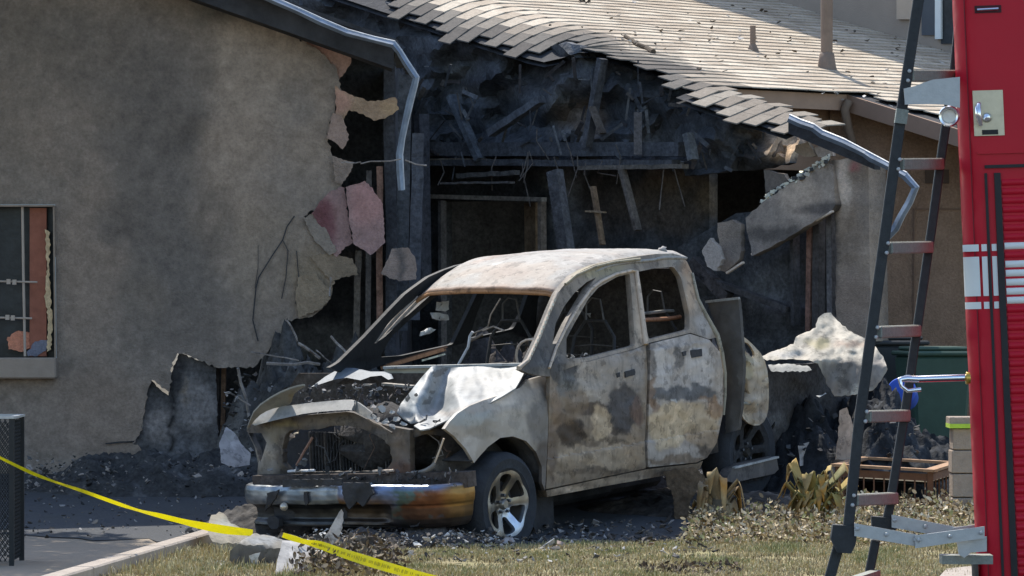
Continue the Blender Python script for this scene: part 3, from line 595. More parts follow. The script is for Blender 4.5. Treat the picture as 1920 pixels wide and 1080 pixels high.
sheet('cab_frame', pil, lambda x, y: side(x, y, .004*fbm(x*.05, y*.05, 2)), MBn, truck, [h1, h2, h3], 7, .05, tuple(-TV), cabc)
def mir(x, y):
    u, v, w = loc(side(x, y)); return T(u, -1.96-v, w)
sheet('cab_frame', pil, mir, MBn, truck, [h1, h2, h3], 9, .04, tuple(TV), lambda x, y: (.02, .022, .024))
def dents(seed, a=.012): return lambda x, y: side(x, y, a*fbm(x*.018, y*.018, seed, 3)+.004*fbm(x*.06, y*.06, seed+3, 2))
bl = sh(122, 130, 138); crm = sh(146, 138, 116); dk = sh(52, 58, 66); dkb = sh(66, 54, 44); rs = sh(124, 84, 50)
fd = [(1032, 690), (1046, 668), (1062, 676), (1100, 679), (1190, 655), (1211, 647), (1214, 700), (1212, 760), (1209, 838), (1211, 878), (1120, 897), (1024, 917), (1027, 850), (1030, 760)]
fdc = paint(sh(104, 99, 88), [(1140, 705, 72, 46, sh(116, 120, 122), 1), (1110, 735, 40, 34, sh(118, 122, 122), .8), (1055, 690, 26, 40, dk, .95), (1066, 722, 22, 26, sh(76, 86, 94), .8), (1195, 690, 16, 50, sh(104, 110, 116), .7), (1042, 770, 12, 40, sh(104, 90, 74), .7), (1110, 765, 60, 12, sh(60, 52, 46), .85), (1172, 765, 34, 46, sh(56, 60, 68), .95), (1160, 805, 22, 10, sh(50, 44, 40), .8),
                                (1127, 795, 18, 36, sh(146, 138, 116), .9), (1072, 812, 30, 24, sh(58, 52, 46), .95), (1060, 785, 26, 10, sh(84, 72, 56), .8), (1196, 772, 10, 30, sh(98, 74, 58), .6), (1080, 760, 20, 30, sh(98, 88, 72), .7), (1130, 855, 90, 26, sh(130, 124, 108), .8), (1060, 880, 40, 24, sh(112, 106, 92), .7), (1190, 840, 20, 40, sh(122, 112, 94), .6), (1130, 830, 60, 4, sh(76, 70, 60), .7), (1120, 884, 80, 5, sh(80, 74, 66), .7), (1036, 850, 10, 60, sh(86, 78, 70), .8)], 10, .045, 4, .10, .86, 1.06, 0)
fdo = sheet('front_door', fd, dents(5, .02), MBn, truck, (), 3.6, .04, tuple(-TV), fdc)
rd = [(1219, 645), (1294, 626), (1330, 637), (1350, 660), (1358, 710), (1355, 777), (1344, 830), (1326, 858), (1306, 867), (1216, 876), (1214, 840), (1217, 760), (1219, 700)]
rdc = paint(sh(126, 130, 132), [(1240, 690, 22, 44, sh(138, 148, 158), .9), (1310, 690, 30, 40, sh(138, 148, 158), .9), (1272, 672, 9, 26, sh(80, 86, 92), .9), (1280, 715, 60, 16, sh(128, 138, 148), .6), (1285, 738, 80, 15, sh(70, 80, 92), .95), (1222, 670, 8, 50, sh(76, 78, 80), .7), (1222, 735, 8, 30, sh(106, 86, 66), .7), (1280, 790, 72, 36, crm, 1), (1255, 800, 40, 44, sh(160, 150, 126), .9), (1342, 765, 12, 26, sh(132, 104, 70), .7), (1330, 750, 26, 7, sh(112, 88, 62), .6),
                                (1225, 760, 10, 14, sh(104, 80, 58), .6), (1335, 835, 26, 24, sh(74, 68, 60), .9), (1270, 862, 60, 10, sh(98, 88, 74), .8), (1320, 820, 40, 14, sh(136, 122, 98), .7), (1350, 700, 8, 60, sh(142, 148, 152), .8), (1265, 752, 10, 3, sh(196, 190, 176), .9)], 10, .045, 6, .10, .86, 1.06, 0)
rdo = sheet('rear_door', rd, dents(8, .02), MBn, truck, (), 3.6, .04, tuple(-TV), rdc)
def smallplate(name, poly, off, mat, par, col=None, thick=.015, sp=6, fn=None, back=None, seed=1, ra=0):
    fn = fn or (lambda x, y: side(x, y, off))
    return sheet(name, ragged(poly, 5, ra, seed) if ra else poly, fn, mat, par, (), sp, thick, back or tuple(-TV), (lambda x, y: col) if col else None)
for par, q in ((fdo, [(1172, 697), (1190, 692), (1191, 703), (1174, 708)]), (rdo, [(1296, 657), (1316, 654), (1317, 668), (1298, 671)])):
    smallplate('handle_recess', q, .016, M['soot'], par, ra=1); c = q[0]
    smallplate('lock_hole', [(c[0]-16, c[1]+3), (c[0]-9, c[1]+1), (c[0]-9, c[1]+9), (c[0]-14, c[1]+11)], .016, M['soot'], par)
bar = [(1030, 690), (1043, 652), (1062, 614), (1085, 574), (1108, 542), (1128, 527), (1155, 514), (1182, 508), (1193, 509), (1200, 560), (1211, 646)]
mb = MB(); mb.tube([side(x, y, .012) for x, y in bar], [.012]*4+[.014]*4+[.02, .022, .024], 8, sh(150, 148, 140)); mb.build('window_sash', MBn, fdo, True, True)
mb = MB(); mb.tube([side(x, y, .01) for x, y in [(1298, 512), (1309, 560), (1326, 594), (1345, 628), (1354, 662), (1360, 700), (1360, 740), (1357, 778)]], [.012, .013, .016, .02, .018, .014, .012, .01], 8, li(216, 208, 186)); mb.build('cab_corner', MBn, truck, True, True)
sheet('rocker_panel', [(1024, 920), (1120, 899), (1212, 880), (1308, 869), (1318, 864), (1312, 880), (1215, 897), (1120, 914), (1026, 932)], dents(11, .02), MBn, truck, (), 6, .08, tuple(-TV), paint(sh(104, 98, 86), [(1070, 918, 40, 7, sh(150, 144, 130), .7), (1160, 902, 60, 6, sh(134, 128, 112), .7), (1260, 885, 50, 10, sh(84, 74, 60), .8)], 6, .05, 3, .12))
# driver's fender with its wheel arch
vf = lambda w: 0 if w < .66 else -1.5*(w-.66)**2
fen = [(834, 804), (843, 791), (858, 775), (880, 761), (908, 750), (955, 735), (975, 727), (990, 712), (1012, 706), (1029, 702), (1029, 760), (1026, 850), (1022, 920), (1016, 905), (1016, 875), (1005, 847), (987, 827), (962, 818), (938, 821), (916, 837), (898, 857), (889, 868), (874, 842), (852, 818)]
fec = paint(sh(120, 126, 128), [(880, 785, 60, 14, li(222, 222, 214), .9), (950, 745, 50, 12, sh(150, 154, 152), .8), (906, 808, 34, 18, sh(104, 108, 106), .85), (960, 790, 50, 34, sh(124, 130, 130), .6), (1012, 770, 22, 80, sh(84, 88, 90), .95), (1020, 880, 16, 60, sh(64, 62, 62), .9), (880, 840, 20, 26, sh(134, 144, 152), .7), (990, 740, 26, 20, sh(112, 114, 110), .8), (1024, 720, 12, 30, sh(58, 64, 68), .9)], 10, .03, 9, .06, .7, 1.15, 0)
sheet('front_fender', fen, lambda x, y: side(x, y, .01*fbm(x*.02, y*.02, 3, 3), vf), M['burnt_smooth'], truck, (), 5, .03, tuple(-TV), fec)
arch = [(1020, 905), (1017, 872), (1005, 845), (987, 825), (962, 815), (938, 818), (914, 834), (894, 856), (885, 866)]
sheet('wheel_liner', [(870, 800), (1030, 780), (1040, 1000), (860, 1000)], lambda x, y: hit(x, y, 1, -.34), M['soot'], truck, (), 20, .03, tuple(-TV))
V = []; Fq = []
for i, (x, y) in enumerate(arch):
    p = side(x, y, -.005, vf); V += [p, p-TV*.33]
Fq = [(2*i, 2*i+2, 2*i+3, 2*i+1) for i in range(len(arch)-1)]
o = mk('wheel_arch', V, Fq, M['soot'], truck, None, True); o.modifiers.new('s', 'SOLIDIFY').thickness = .01
# passenger fender, bonnet remains, lip
def uplane(g): return lambda x, y: hit(x, y, 0, g(x, y))
pf = [(462, 806), (466, 792), (478, 764), (517, 737), (552, 723), (576, 719), (560, 728), (550, 736), (546, 753), (537, 757), (505, 764), (482, 778)]
sheet('front_fender', smoothpoly(pf, 1), lambda x, y: hit(x, y, 1, -2.02+.004*max(0, (x-470)*.8+(800-y)*1.1)), M['burnt_smooth'], truck, (), 6, .015, tuple(-TW_), paint(li(226, 222, 206), [(500, 755, 30, 12, li(238, 236, 224), .6), (548, 742, 8, 12, li(200, 170, 90), .7), (468, 796, 8, 12, sh(130, 132, 130), .6)], 5, .05, 2, .05))
lip = smoothpoly([(471, 800), (478, 782), (509, 764), (545, 760), (576, 756), (615, 752), (653, 749), (667, 752), (690, 768), (708, 785), (692, 787), (663, 770), (650, 768), (576, 774), (537, 783), (498, 792)], 1)
def lipu(x, y):
    t = max(0, (y-(764-(x-509)*.104))/22) if x < 665 else (y-768)/40
    return .80+.10*min(1.2, t)+(-.14*max(0, (520-x)/50) if x < 520 else 0)
sheet('bonnet_lip', lip, uplane(lipu), M['burnt_smooth'], truck, (), 5, .02, tuple(-TU), paint(li(206, 202, 192), [(580, 764, 60, 8, li(218, 212, 200), .6), (680, 775, 20, 12, li(222, 208, 186), .7), (500, 780, 20, 10, li(200, 202, 200), .6)], 5, .05, 4, .06))
hood = [(744, 772), (752, 756), (768, 736), (790, 708), (808, 688), (818, 684), (836, 690), (870, 688), (910, 686), (950, 685), (984, 680), (986, 692), (976, 712), (966, 728), (940, 744), (905, 762), (870, 778), (842, 786), (806, 803), (788, 806), (776, 798), (790, 790), (770, 792), (757, 784)]
hu = tps([(744, 772, .52), (752, 756, .44), (768, 736, .32), (790, 708, .16), (808, 689, .06), (815, 686, .04), (812, 694, .10), (801, 715, .24), (794, 740, .36), (788, 765, .47), (834, 702, -.24), (832, 722, -.12), (824, 747, .04), (808, 770, .24), (845, 692, -.36), (870, 690, -.42), (910, 688, -.46), (950, 687, -.48), (984, 682, -.5), (880, 720, -.10), (920, 715, -.18), (960, 705, -.28), (890, 750, .22), (930, 738, .05), (965, 726, -.10), (860, 778, .55), (905, 760, .32), (806, 800, .74), (790, 800, .74), (775, 794, .66), (760, 784, .55), (850, 740, .16), (850, 712, -.16)])
hc = paint(li(204, 206, 202), [(785, 745, 24, 40, li(196, 206, 208), .6), (900, 725, 44, 22, li(150, 152, 150), .6), (930, 705, 40, 14, li(168, 168, 162), .6), (950, 690, 30, 10, li(230, 230, 220), .6), (870, 775, 60, 8, li(232, 220, 206), .7), (770, 790, 18, 8, li(190, 190, 186), .5), (975, 690, 14, 12, li(180, 176, 150), .6)], 9, .04, 6, .10, .6, 1.15, .15)
sheet('bonnet', hood, lambda x, y: hit(x, y, 0, hu(x, y)+.035*fbm(x*.03, y*.03, 5, 2)+.012*fbm(x*.09, y*.09, 6, 2)), M['burnt_smooth'], truck, (), 5, .012, tuple(-TW_), hc, ang=60)
smallplate('bonnet_scrap', [(583, 726), (610, 706), (638, 690), (662, 690), (692, 697), (718, 697), (731, 702), (735, 710), (728, 712), (715, 704), (695, 706), (676, 713), (650, 708), (625, 712)], 0, M['burnt_smooth'], truck, None, .02, 6, lambda x, y: hit(x, y, 0, -.28+.004*(700-y)*-2), tuple(-TU), 3, 0).data.materials[0] = pm('ash_sheet', li(150, 160, 168), .6, .25, 8, .15)
smallplate('cowl', [(720, 692), (770, 689), (820, 687), (806, 708), (796, 716), (768, 716), (722, 718)], 0, M['burnt_smooth'], truck, sh(132, 146, 144), .03, 7, lambda x, y: hit(x, y, 0, -.52), tuple(-TU))
mb = MB(); mb.bar(hit(722, 689, 0, -.5), hit(985, 683, 0, -.5), .06, .02, TW_, li(226, 228, 222)); mb.build('cowl_rail', MBn, truck, attr=True)
mb = MB(); mb.bar(hit(684, 721, 0, -.2), hit(702, 722, 0, -.2), .05, .015, TW_, li(226, 210, 190)); mb.build('engine_bracket', MBn, truck, attr=True)
mb = MB(); mb.bar(hit(719, 720, 0, -.35), hit(776, 725, 0, -.35), .06, .02, TW_, li(220, 210, 196)); mb.build('engine_bracket', MBn, truck, attr=True)
smallplate('firewall', [(560, 700), (800, 700), (800, 900), (500, 900), (520, 760)], 0, M['char'], truck, sd(40, 40, 40), .03, 14, lambda x, y: hit(x, y, 0, -.5+.06*fbm(x*.03, y*.03)), tuple(-TU))
def blob(name, c, sz, mat, par, col, seed, n=14, rough=.35):
    V = []; Fq = []
    for i in range(n+1):
        for j in range(n):
            th = math.pi*i/n; ph = 2*math.pi*j/n; d = Vector((math.sin(th)*math.cos(ph), math.sin(th)*math.sin(ph), math.cos(th)))
            k = 1+rough*noise.fractal(d*1.8+Vector((seed, 0, 0)), 1., 2., 3); V.append(Vector(c)+TU*(d.x*sz[0]*k)+TV*(d.y*sz[1]*k)+TW_*(d.z*sz[2]*k))
    for i in range(n):
        for j in range(n): Fq.append((i*n+j, (i+1)*n+j, (i+1)*n+(j+1) % n, i*n+(j+1) % n))
    return mk(name, V, Fq, mat, par, [col]*len(V), True, 60)
blob('engine', T(.2, -1.0, .5), (.42, .5, .26), M['char'], truck, (.05, .047, .045), 3)
blob('air_box', T(.15, -.45, .6), (.25, .16, .14), M['char'], truck, (.07, .065, .06), 5)
blob('battery', T(.1, -1.6, .58), (.22, .2, .16), M['char'], truck, (.05, .05, .05), 8)
# front: radiator support, posts, lamp housings
rs_out = [(462, 806), (480, 792), (520, 786), (576, 778), (650, 772), (664, 774), (700, 792), (735, 800), (768, 806), (770, 915), (480, 915), (484, 870), (478, 840)]
rh = ragged(smoothpoly([(531, 819), (548, 804), (595, 806), (622, 798), (653, 798), (692, 808), (731, 831), (737, 876), (692, 884), (587, 885), (529, 884)], 1), 6, 1.6, 3)
rh2 = [(466, 812), (490, 812), (500, 830), (494, 850), (488, 868), (480, 840)]
rsc = paint(sh(66, 67, 66), [(500, 860, 24, 50, sh(104, 110, 110), .9), (512, 815, 18, 26, sh(92, 94, 84), .9), (540, 794, 30, 8, sh(112, 110, 70), .7), (600, 790, 50, 10, sh(84, 84, 80), .8), (690, 796, 40, 10, sh(74, 70, 66), .7), (752, 840, 20, 40, sh(84, 80, 76), .8), (750, 885, 22, 24, sh(74, 52, 44), .8), (620, 900, 120, 20, sh(40, 40, 42), .95), (486, 905, 20, 14, sh(40, 42, 44), .8)], 8, .04, 8, .1)
rsm = sheet('radiator_support', rs_out, lambda x, y: hit(x, y, 0, .74+.03*fbm(x*.03, y*.03, 4)-.2*max(0, (500-x)/45)**2), MBn, truck, [rh, rh2], 6, .06, tuple(-TU), rsc)
sheet('lamp_housing', [(766, 808), (800, 800), (838, 808), (866, 834), (890, 870), (884, 918), (768, 918)], lambda x, y: hit(x, y, 0, .70-.004*max(0, x-790)+.02*fbm(x*.04, y*.04, 2)), MBn, truck, [[(768, 824), (795, 814), (828, 816), (820, 842), (808, 872), (790, 880), (768, 884)]], 6, .05, tuple(-TU),
      paint(sh(40, 44, 48), [(790, 808, 30, 10, sh(84, 82, 78), .7), (816, 860, 14, 26, sh(72, 76, 76), .7), (800, 895, 40, 12, sh(92, 94, 92), .7)], 6, .05, 2, .1))
mb = MB(); mb.tube([hit(x, y, 0, .73) for x, y in [(762, 886), (785, 886), (800, 882), (812, 874), (815, 868)]], [.012, .014, .018, .02, .012], 8, li(190, 184, 176)); mb.tube([hit(x, y, 0, .72) for x, y in [(815, 868), (824, 845), (832, 822)]], .008, 6, sh(150, 150, 146)); mb.build('lamp_rim', MBn, truck, True, True)
sheet('inner_fender', [(500, 790), (770, 800), (780, 930), (480, 930)], lambda x, y: hit(x, y, 0, .35), M['soot'], truck, (), 30, .03, tuple(-TU))
mb = MB(); mb.bar(hit(482, 905, 0, .80), hit(885, 898, 0, .66), .12, .12, TW_, sd(38, 38, 40)); mb.build('lower_crossbar', M['char'], truck, attr=True)
rnd = random.Random(11); nb = 0
def scrap(name, par, c, s, col, rot, mat='debris', n=7):     # a torn flake with thickness
    V = []; k = n
    for i in range(k):
        q = 2*math.pi*i/k; r = s*rnd.uniform(.5, 1.1); V.append(Vector((r*math.cos(q), r*rnd.uniform(.3, .9)*math.sin(q), s*.25*rnd.uniform(-1, 1))))
    R3 = Matrix.Rotation(rot[0], 3, 'X') @ Matrix.Rotation(rot[1], 3, 'Y') @ Matrix.Rotation(rot[2], 3, 'Z')
    V = [Vector(c)+R3 @ v for v in V]; d = R3 @ Vector((0, 0, -max(.006, s*.08)))
    return V+[v+d for v in V], [tuple(range(k)), tuple(range(2*k-1, k-1, -1))]+[(i, i+k, (i+1) % k+k, (i+1) % k) for i in range(k)]
fr2 = MB()
for (x, y, s, cc) in [(548, 816, .05, (214, 190, 170)), (556, 812, .03, (240, 220, 190)), (567, 870, .07, (140, 140, 138)), (571, 862, .05, (176, 176, 172)), (560, 880, .04, (120, 120, 120)), (578, 850, .03, (170, 166, 160)), (700, 764, .05, (226, 216, 206)), (716, 766, .05, (232, 226, 214)), (735, 772, .04, (214, 212, 204)), (706, 786, .06, (206, 204, 198)),
                      (722, 790, .06, (226, 222, 214)), (742, 786, .05, (230, 226, 218)), (736, 800, .05, (170, 172, 172)), (756, 794, .05, (200, 202, 200)), (700, 778, .04, (80, 80, 80)), (640, 888, .05, (130, 132, 132)), (655, 884, .04, (90, 92, 92)), (712, 884, .05, (150, 146, 140)), (724, 886, .04, (100, 90, 86)), (692, 910, .05, (190, 196, 200)), (685, 916, .04, (150, 154, 158)), (540, 918, .06, (90, 92, 92)), (520, 920, .06, (70, 72, 74)), (560, 912, .05, (110, 112, 112))]:
    V, Fq = scrap('', truck, hit(x, y, 0, .82), s*.8, None, (rnd.uniform(.2, 1.2), rnd.uniform(-.6, .6), rnd.uniform(0, 6))); fr2.add(V, Fq, li(*cc))
tag(fr2.build('grille_scraps', M['debris'], truck, attr=True), kind='stuff')
for a, b, c in [((540, 884), (590, 882), (190, 186, 180)), ((700, 884), (738, 882), (150, 146, 140)), ((556, 872), (586, 820), (110, 84, 76)), ((690, 786), (735, 812), (90, 88, 84))]:
    mb = MB(); mb.tube([hit(a[0]+(b[0]-a[0])*t+2*fbm(t*3, a[0]), a[1]+(b[1]-a[1])*t+2*fbm(t*3, a[1]), 0, .78) for t in (0, .25, .5, .75, 1)], .011, 6, sh(*c)); mb.build('bent_bracket', MBn, truck, True, True)
# chrome bumper, heat tinted
bpth = [(.40, -2.10), (.60, -2.11), (.76, -2.08), (.87, -1.99), (.94, -1.8), (.985, -1.45), (1.0, -1.02), (.985, -.6), (.95, -.3), (.90, -.12), (.82, .0), (.72, .045), (.60, .05)]
prof = [(-.07, .205), (-.02, .21), (.0, .20), (.012, .17), (.016, .13), (.014, .09), (.008, .065), (.0, .05), (-.004, .02), (-.010, -.02), (-.02, -.06), (-.035, -.095), (-.07, -.125), (-.12, -.135)]
profL = [(-.07, .205), (-.02, .21), (.0, .20), (.012, .17), (.016, .13), (.014, .09), (.0, .06), (-.05, .045), (-.075, .02), (-.085, -.02), (-.085, -.06), (-.06, -.085), (-.055, -.105), (-.09, -.12)]
def dense(q, k=4): return [tuple(q[i][j]*(1-t/k)+q[i+1][j]*t/k for j in (0, 1)) for i in range(len(q)-1) for t in range(k)]+[q[-1]]
prof = dense(prof); profL = dense(profL)
bp = []
for i in range(len(bpth)-1):
    for j in range(18): t = j/18; bp.append((bpth[i][0]*(1-t)+bpth[i+1][0]*t, bpth[i][1]*(1-t)+bpth[i+1][1]*t))
bp.append(bpth[-1])
for _ in range(14): bp = [bp[0]]+[((bp[i-1][0]+bp[i][0]*2+bp[i+1][0])/4, (bp[i-1][1]+bp[i][1]*2+bp[i+1][1])/4) for i in range(1, len(bp)-1)]+[bp[-1]]
V = []; cols = []; m = len(prof)
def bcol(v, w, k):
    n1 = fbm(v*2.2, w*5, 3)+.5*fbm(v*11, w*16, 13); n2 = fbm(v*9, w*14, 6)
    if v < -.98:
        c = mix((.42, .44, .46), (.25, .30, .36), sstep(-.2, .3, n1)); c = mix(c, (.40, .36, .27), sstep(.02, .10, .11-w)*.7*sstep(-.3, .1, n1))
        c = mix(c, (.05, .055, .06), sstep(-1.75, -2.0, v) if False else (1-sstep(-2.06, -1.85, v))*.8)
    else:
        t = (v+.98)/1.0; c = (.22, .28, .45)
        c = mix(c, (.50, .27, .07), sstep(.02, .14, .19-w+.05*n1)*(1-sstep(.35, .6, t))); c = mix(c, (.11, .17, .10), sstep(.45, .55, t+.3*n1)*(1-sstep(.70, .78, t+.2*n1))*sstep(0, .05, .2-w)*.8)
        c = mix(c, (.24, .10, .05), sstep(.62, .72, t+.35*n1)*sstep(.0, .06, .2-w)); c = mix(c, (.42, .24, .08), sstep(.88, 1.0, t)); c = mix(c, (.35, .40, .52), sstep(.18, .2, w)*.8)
    if w < .055 and v < -.5: c = mix(c, (.035, .038, .042), .92*sstep(-.45, -.62, v) if False else .9)  # shade of the lower recess painted in dark
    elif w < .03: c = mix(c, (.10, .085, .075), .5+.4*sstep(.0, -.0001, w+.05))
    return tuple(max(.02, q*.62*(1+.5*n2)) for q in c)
bw = lambda v: .0+.028*(v+2.)-.02
for i, (u, v) in enumerate(bp):
    a = bp[max(0, i-1)]; b = bp[min(len(bp)-1, i+1)]; tx, ty = b[0]-a[0], b[1]-a[1]; L = math.hypot(tx, ty); nu, nv = ty/L, -tx/L
    q = 1-sstep(-.62, -.40, v)
    for k in range(m):
        d = prof[k][0]*(1-q)+profL[k][0]*q; w = prof[k][1]*(1-q)+profL[k][1]*q
        dd = d+.01*fbm(v*3, w*4, 2)-(.03*math.exp(-((v+1.0)/.05)**2)); V.append(T(u+nu*dd, v+nv*dd, w+bw(v)+.012*fbm(v*1.5, 4, 2))); cols.append(bcol(v, w, k))
n = len(bp); V2 = []
Fq = [(i*m+k, i*m+k+1, (i+1)*m+k+1, (i+1)*m+k) for i in range(n-1) for k in range(m-1)]
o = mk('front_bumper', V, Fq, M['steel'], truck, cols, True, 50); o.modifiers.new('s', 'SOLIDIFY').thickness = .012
bump = o
for poly, u in (([(757, 948), (786, 946), (790, 985), (764, 990)], .915), ([(500, 968), (522, 968), (524, 992), (504, 992)], .97)):
    smallplate('fog_lamp_hole', smoothpoly(poly, 1), 0, M['soot'], bump, None, .05, 6, lambda x, y, u=u: hit(x, y, 0, u), tuple(-TU))
for poly in ([(500, 925), (522, 918), (516, 935), (505, 950), (496, 958), (500, 940)], [(570, 922), (576, 922), (577, 944), (573, 948), (570, 940)], [(640, 905), (690, 905), (700, 925), (690, 935), (680, 950), (668, 940), (655, 955), (644, 935)], [(530, 900), (640, 898), (640, 910), (530, 914)]):
    smallplate('melted_plastic', poly, 0, M['soot'], truck, None, .02, 6, lambda x, y: hit(x, y, 0, 1.03+.02*fbm(x*.05, y*.05)), tuple(-TU), 4, 1.5)
mb = MB(); mb.bar(T(.86, -1.7, -.05), T(.86, -.3, -.02), .06, .16, TW_); mb.build('air_dam', M['soot'], truck)
mb = MB(); mb.lathe(hit(532, 950, 0, 1.0), TU, [(0, .03), (.012, .028), (.03, .012), (.034, -.01)], 14); o = mb.build('tow_hook_cap', M['steel'], bump, True); o.data.materials[0] = pm('cap_metal', (.55, .5, .42), .4, .3, 30, .1, metal=.6)
# roof skin
def rw(u, v):
    s = (v+.99)/.74; f = max(0, (-1.02-.10*s*s*(0)-u)/.9) if u > -1.95 else 1
    return 1.575+.235*(1-(1-min(1, f))**2.2)+.035*(1-s*s)-.045*max(0, abs(s)-.82)/.18-.02*max(0, (-2.5-u))/.4
V = []; cols = []; nu, nv = 44, 40
rpc = paint(li(214, 208, 198), [(20, 8, 9, 3, li(222, 170, 140), .35), (6, 20, 4, 20, li(220, 180, 140), .3), (34, 20, 10, 9, li(222, 218, 212), .5), (24, 30, 8, 6, li(218, 206, 190), .5)], 6, .16, 4, .05)
for i in range(nu+1):
    for j in range(nv+1):
        s = j/nv*2-1; u = -1.02-.10*s*s+(-2.92+1.02+.1*s*s)*i/nu; v = -.99+.745*s
        V.append(T(u, v, rw(u+.10*s*s, v)+.006*fbm(u*4, v*4, 2)+.004*fbm(u*1.5, v*9, 3)))
        c = rpc(i, j); k = fbm(u*6, v*2.2, 8); c = mix(c, li(190, 156, 134), .3*sstep(.05, .5, k)); c = mix(c, (.40, .2, .09), (1-sstep(0, .035, i/nu))*.85); cols.append(c)
Fq = [(i*(nv+1)+j, i*(nv+1)+j+1, (i+1)*(nv+1)+j+1, (i+1)*(nv+1)+j) for i in range(nu) for j in range(nv)]
o = mk('roof_skin', V, Fq, MBn, truck, cols, True, 60); o.modifiers.new('s', 'SOLIDIFY').thickness = .02
mb = MB(); hp = []
for j in range(21): s = j/10-1; hp.append(T(-1.03-.10*s*s, -.99+.745*s, rw(-1.03, -.99+.745*s)-.028))
mb.tube(hp, .017, 8, (.40, .20, .09)); mb.build('windscreen_header', MBn, truck, True, True)
for par, xs in ((truck, [(782, 556), (740, 598), (704, 640), (672, 676)]), (truck, [(787, 560), (752, 596), (718, 634), (690, 668), (672, 690)])):
    mb = MB(); mb.tube([hit(x, y, 1, -1.73-.22*(y-550)/130) for x, y in xs], .016, 8, sh(112, 116, 118)); mb.build('pillar_edge', MBn, truck, True, True)
mb = MB(); mb.tube([side(x, y, .012) for x, y in [(972, 690), (990, 676), (1010, 634), (1030, 584), (1045, 549)]], [.018, .016, .016, .016, .018], 8, sh(120, 122, 120)); mb.build('pillar_edge', MBn, truck, True, True)
for k in range(14):
    t = k/14; x = 992+50*t; y = 672-118*t; mb = MB(); mb.box(side(x+2, y, .035), (.012, .012, .02), None, sh(176, 174, 166)); mb.build('rivet', MBn, truck, attr=True)
blob('roof_scrap', hit(1242, 470, 1, -.4), (.04, .04, .03), M['debris'], truck, li(220, 214, 206), 4, 8, .7)
mb = MB(); mb.tube([side(x, y, .02) for x, y in [(1060, 533), (1080, 516), (1116, 500), (1150, 492), (1200, 486)]], .012, 8, li(214, 200, 168)); mb.build('drip_rail', MBn, truck, True, True)
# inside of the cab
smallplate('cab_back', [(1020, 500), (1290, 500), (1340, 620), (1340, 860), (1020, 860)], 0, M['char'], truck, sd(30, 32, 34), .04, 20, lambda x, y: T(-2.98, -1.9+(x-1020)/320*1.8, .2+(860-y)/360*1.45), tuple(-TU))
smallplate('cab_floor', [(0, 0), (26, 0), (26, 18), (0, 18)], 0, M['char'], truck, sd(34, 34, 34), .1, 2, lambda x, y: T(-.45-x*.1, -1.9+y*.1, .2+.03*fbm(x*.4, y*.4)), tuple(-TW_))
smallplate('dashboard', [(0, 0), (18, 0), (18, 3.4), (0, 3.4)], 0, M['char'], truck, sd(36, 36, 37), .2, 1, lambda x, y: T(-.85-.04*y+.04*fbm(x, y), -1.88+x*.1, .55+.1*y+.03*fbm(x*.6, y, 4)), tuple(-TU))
for a, b, r, c in [((716, 690), (834, 655), .018, (130, 92, 62)), ((726, 684), (838, 650), .012, (84, 58, 44)), ((792, 676), (834, 664), .009, (220, 180, 150))]:
    mb = MB(); mb.bar(hit(*a, 0, -.75), hit(*b, 0, -.75), r*1.6, r*1.6, TW_, sh(*c)); mb.build('dash_bar', MBn, truck, attr=True)
def seat(v, u):
    pts = [(u, v-.22, .45), (u-.12, v-.23, .8), (u-.2, v-.2, 1.15), (u-.22, v-.1, 1.28), (u-.22, v+.1, 1.28), (u-.2, v+.2, 1.15), (u-.12, v+.23, .8), (u, v+.22, .45)]
    mb = MB(); mb.tube([T(*p) for p in pts], .014, 8, (.05, .047, .045))
    st = mb.build('seat_frame', MBn, truck, True, True)
    for k in range(4):
        mb = MB(); w = .62+.15*k; mb.tube([T(u-.07-.05*k, v-.22, w), T(u-.02-.05*k, v, w+.02), T(u-.07-.05*k, v+.22, w)], .006, 6, (.08, .07, .06)); mb.build('seat_spring', MBn, st, True, True)
    mb = MB(); mb.tube([T(u-.22, v-.09, 1.28), T(u-.23, v-.09, 1.42), T(u-.23, v-.03, 1.47), T(u-.23, v+.05, 1.46), T(u-.22, v+.09, 1.28)], .008, 6, (.12, .115, .11)); mb.build('headrest_frame', MBn, st, True, True)
# radiator, hoses and wires in the bay
mb = MB()
for i in range(34): t = i/33; mb.bar(T(.5, -1.62+1.0*t, .28), T(.5, -1.62+1.0*t, .58), .008, .03, TU, (.05, .05, .05) if i % 5 else (.12, .11, .10))
o = mb.build('radiator', M['char'], truck, attr=True); o['kind'] = 'stuff'
rnd = random.Random(40)
for i in range(16):
    a = hit(rnd.uniform(530, 830), rnd.uniform(770, 830), 0, rnd.uniform(.45, .7)); q = [a]
    for k in range(4): q.append(q[-1]+TV*rnd.uniform(-.09, .09)+TW_*rnd.uniform(-.12, .03)+TU*rnd.uniform(-.04, .06))
    mb = MB(); mb.tube(q, rnd.uniform(.004, .009), 5, rnd.choice([(.03, .03, .03), (.09, .06, .045), (.16, .15, .14), (.05, .05, .05)])); mb.build('hanging_wire', MBn, truck, True, True)
mb = MB()
for i in range(120):
    V, Fq = scrap('', truck, hit(rnd.uniform(490, 860), rnd.uniform(880, 916), 0, rnd.uniform(.7, .86)), rnd.uniform(.012, .045), None, (rnd.uniform(0, 3), rnd.uniform(0, 3), rnd.uniform(0, 6))); mb.add(V, Fq, rnd.choice([(.03, .03, .03), (.05, .05, .05), (.09, .08, .08), (.2, .19, .18)]))
for i in range(150):
    V, Fq = scrap('', truck, hit(rnd.uniform(560, 780), rnd.uniform(722, 775), 0, rnd.uniform(-.2, .6)), rnd.uniform(.01, .05), None, (rnd.uniform(0, 3), rnd.uniform(0, 3), rnd.uniform(0, 6))); mb.add(V, Fq, rnd.choice([(.03, .03, .03), (.06, .055, .05), (.10, .08, .07), (.2, .19, .18), (.05, .05, .055)]))
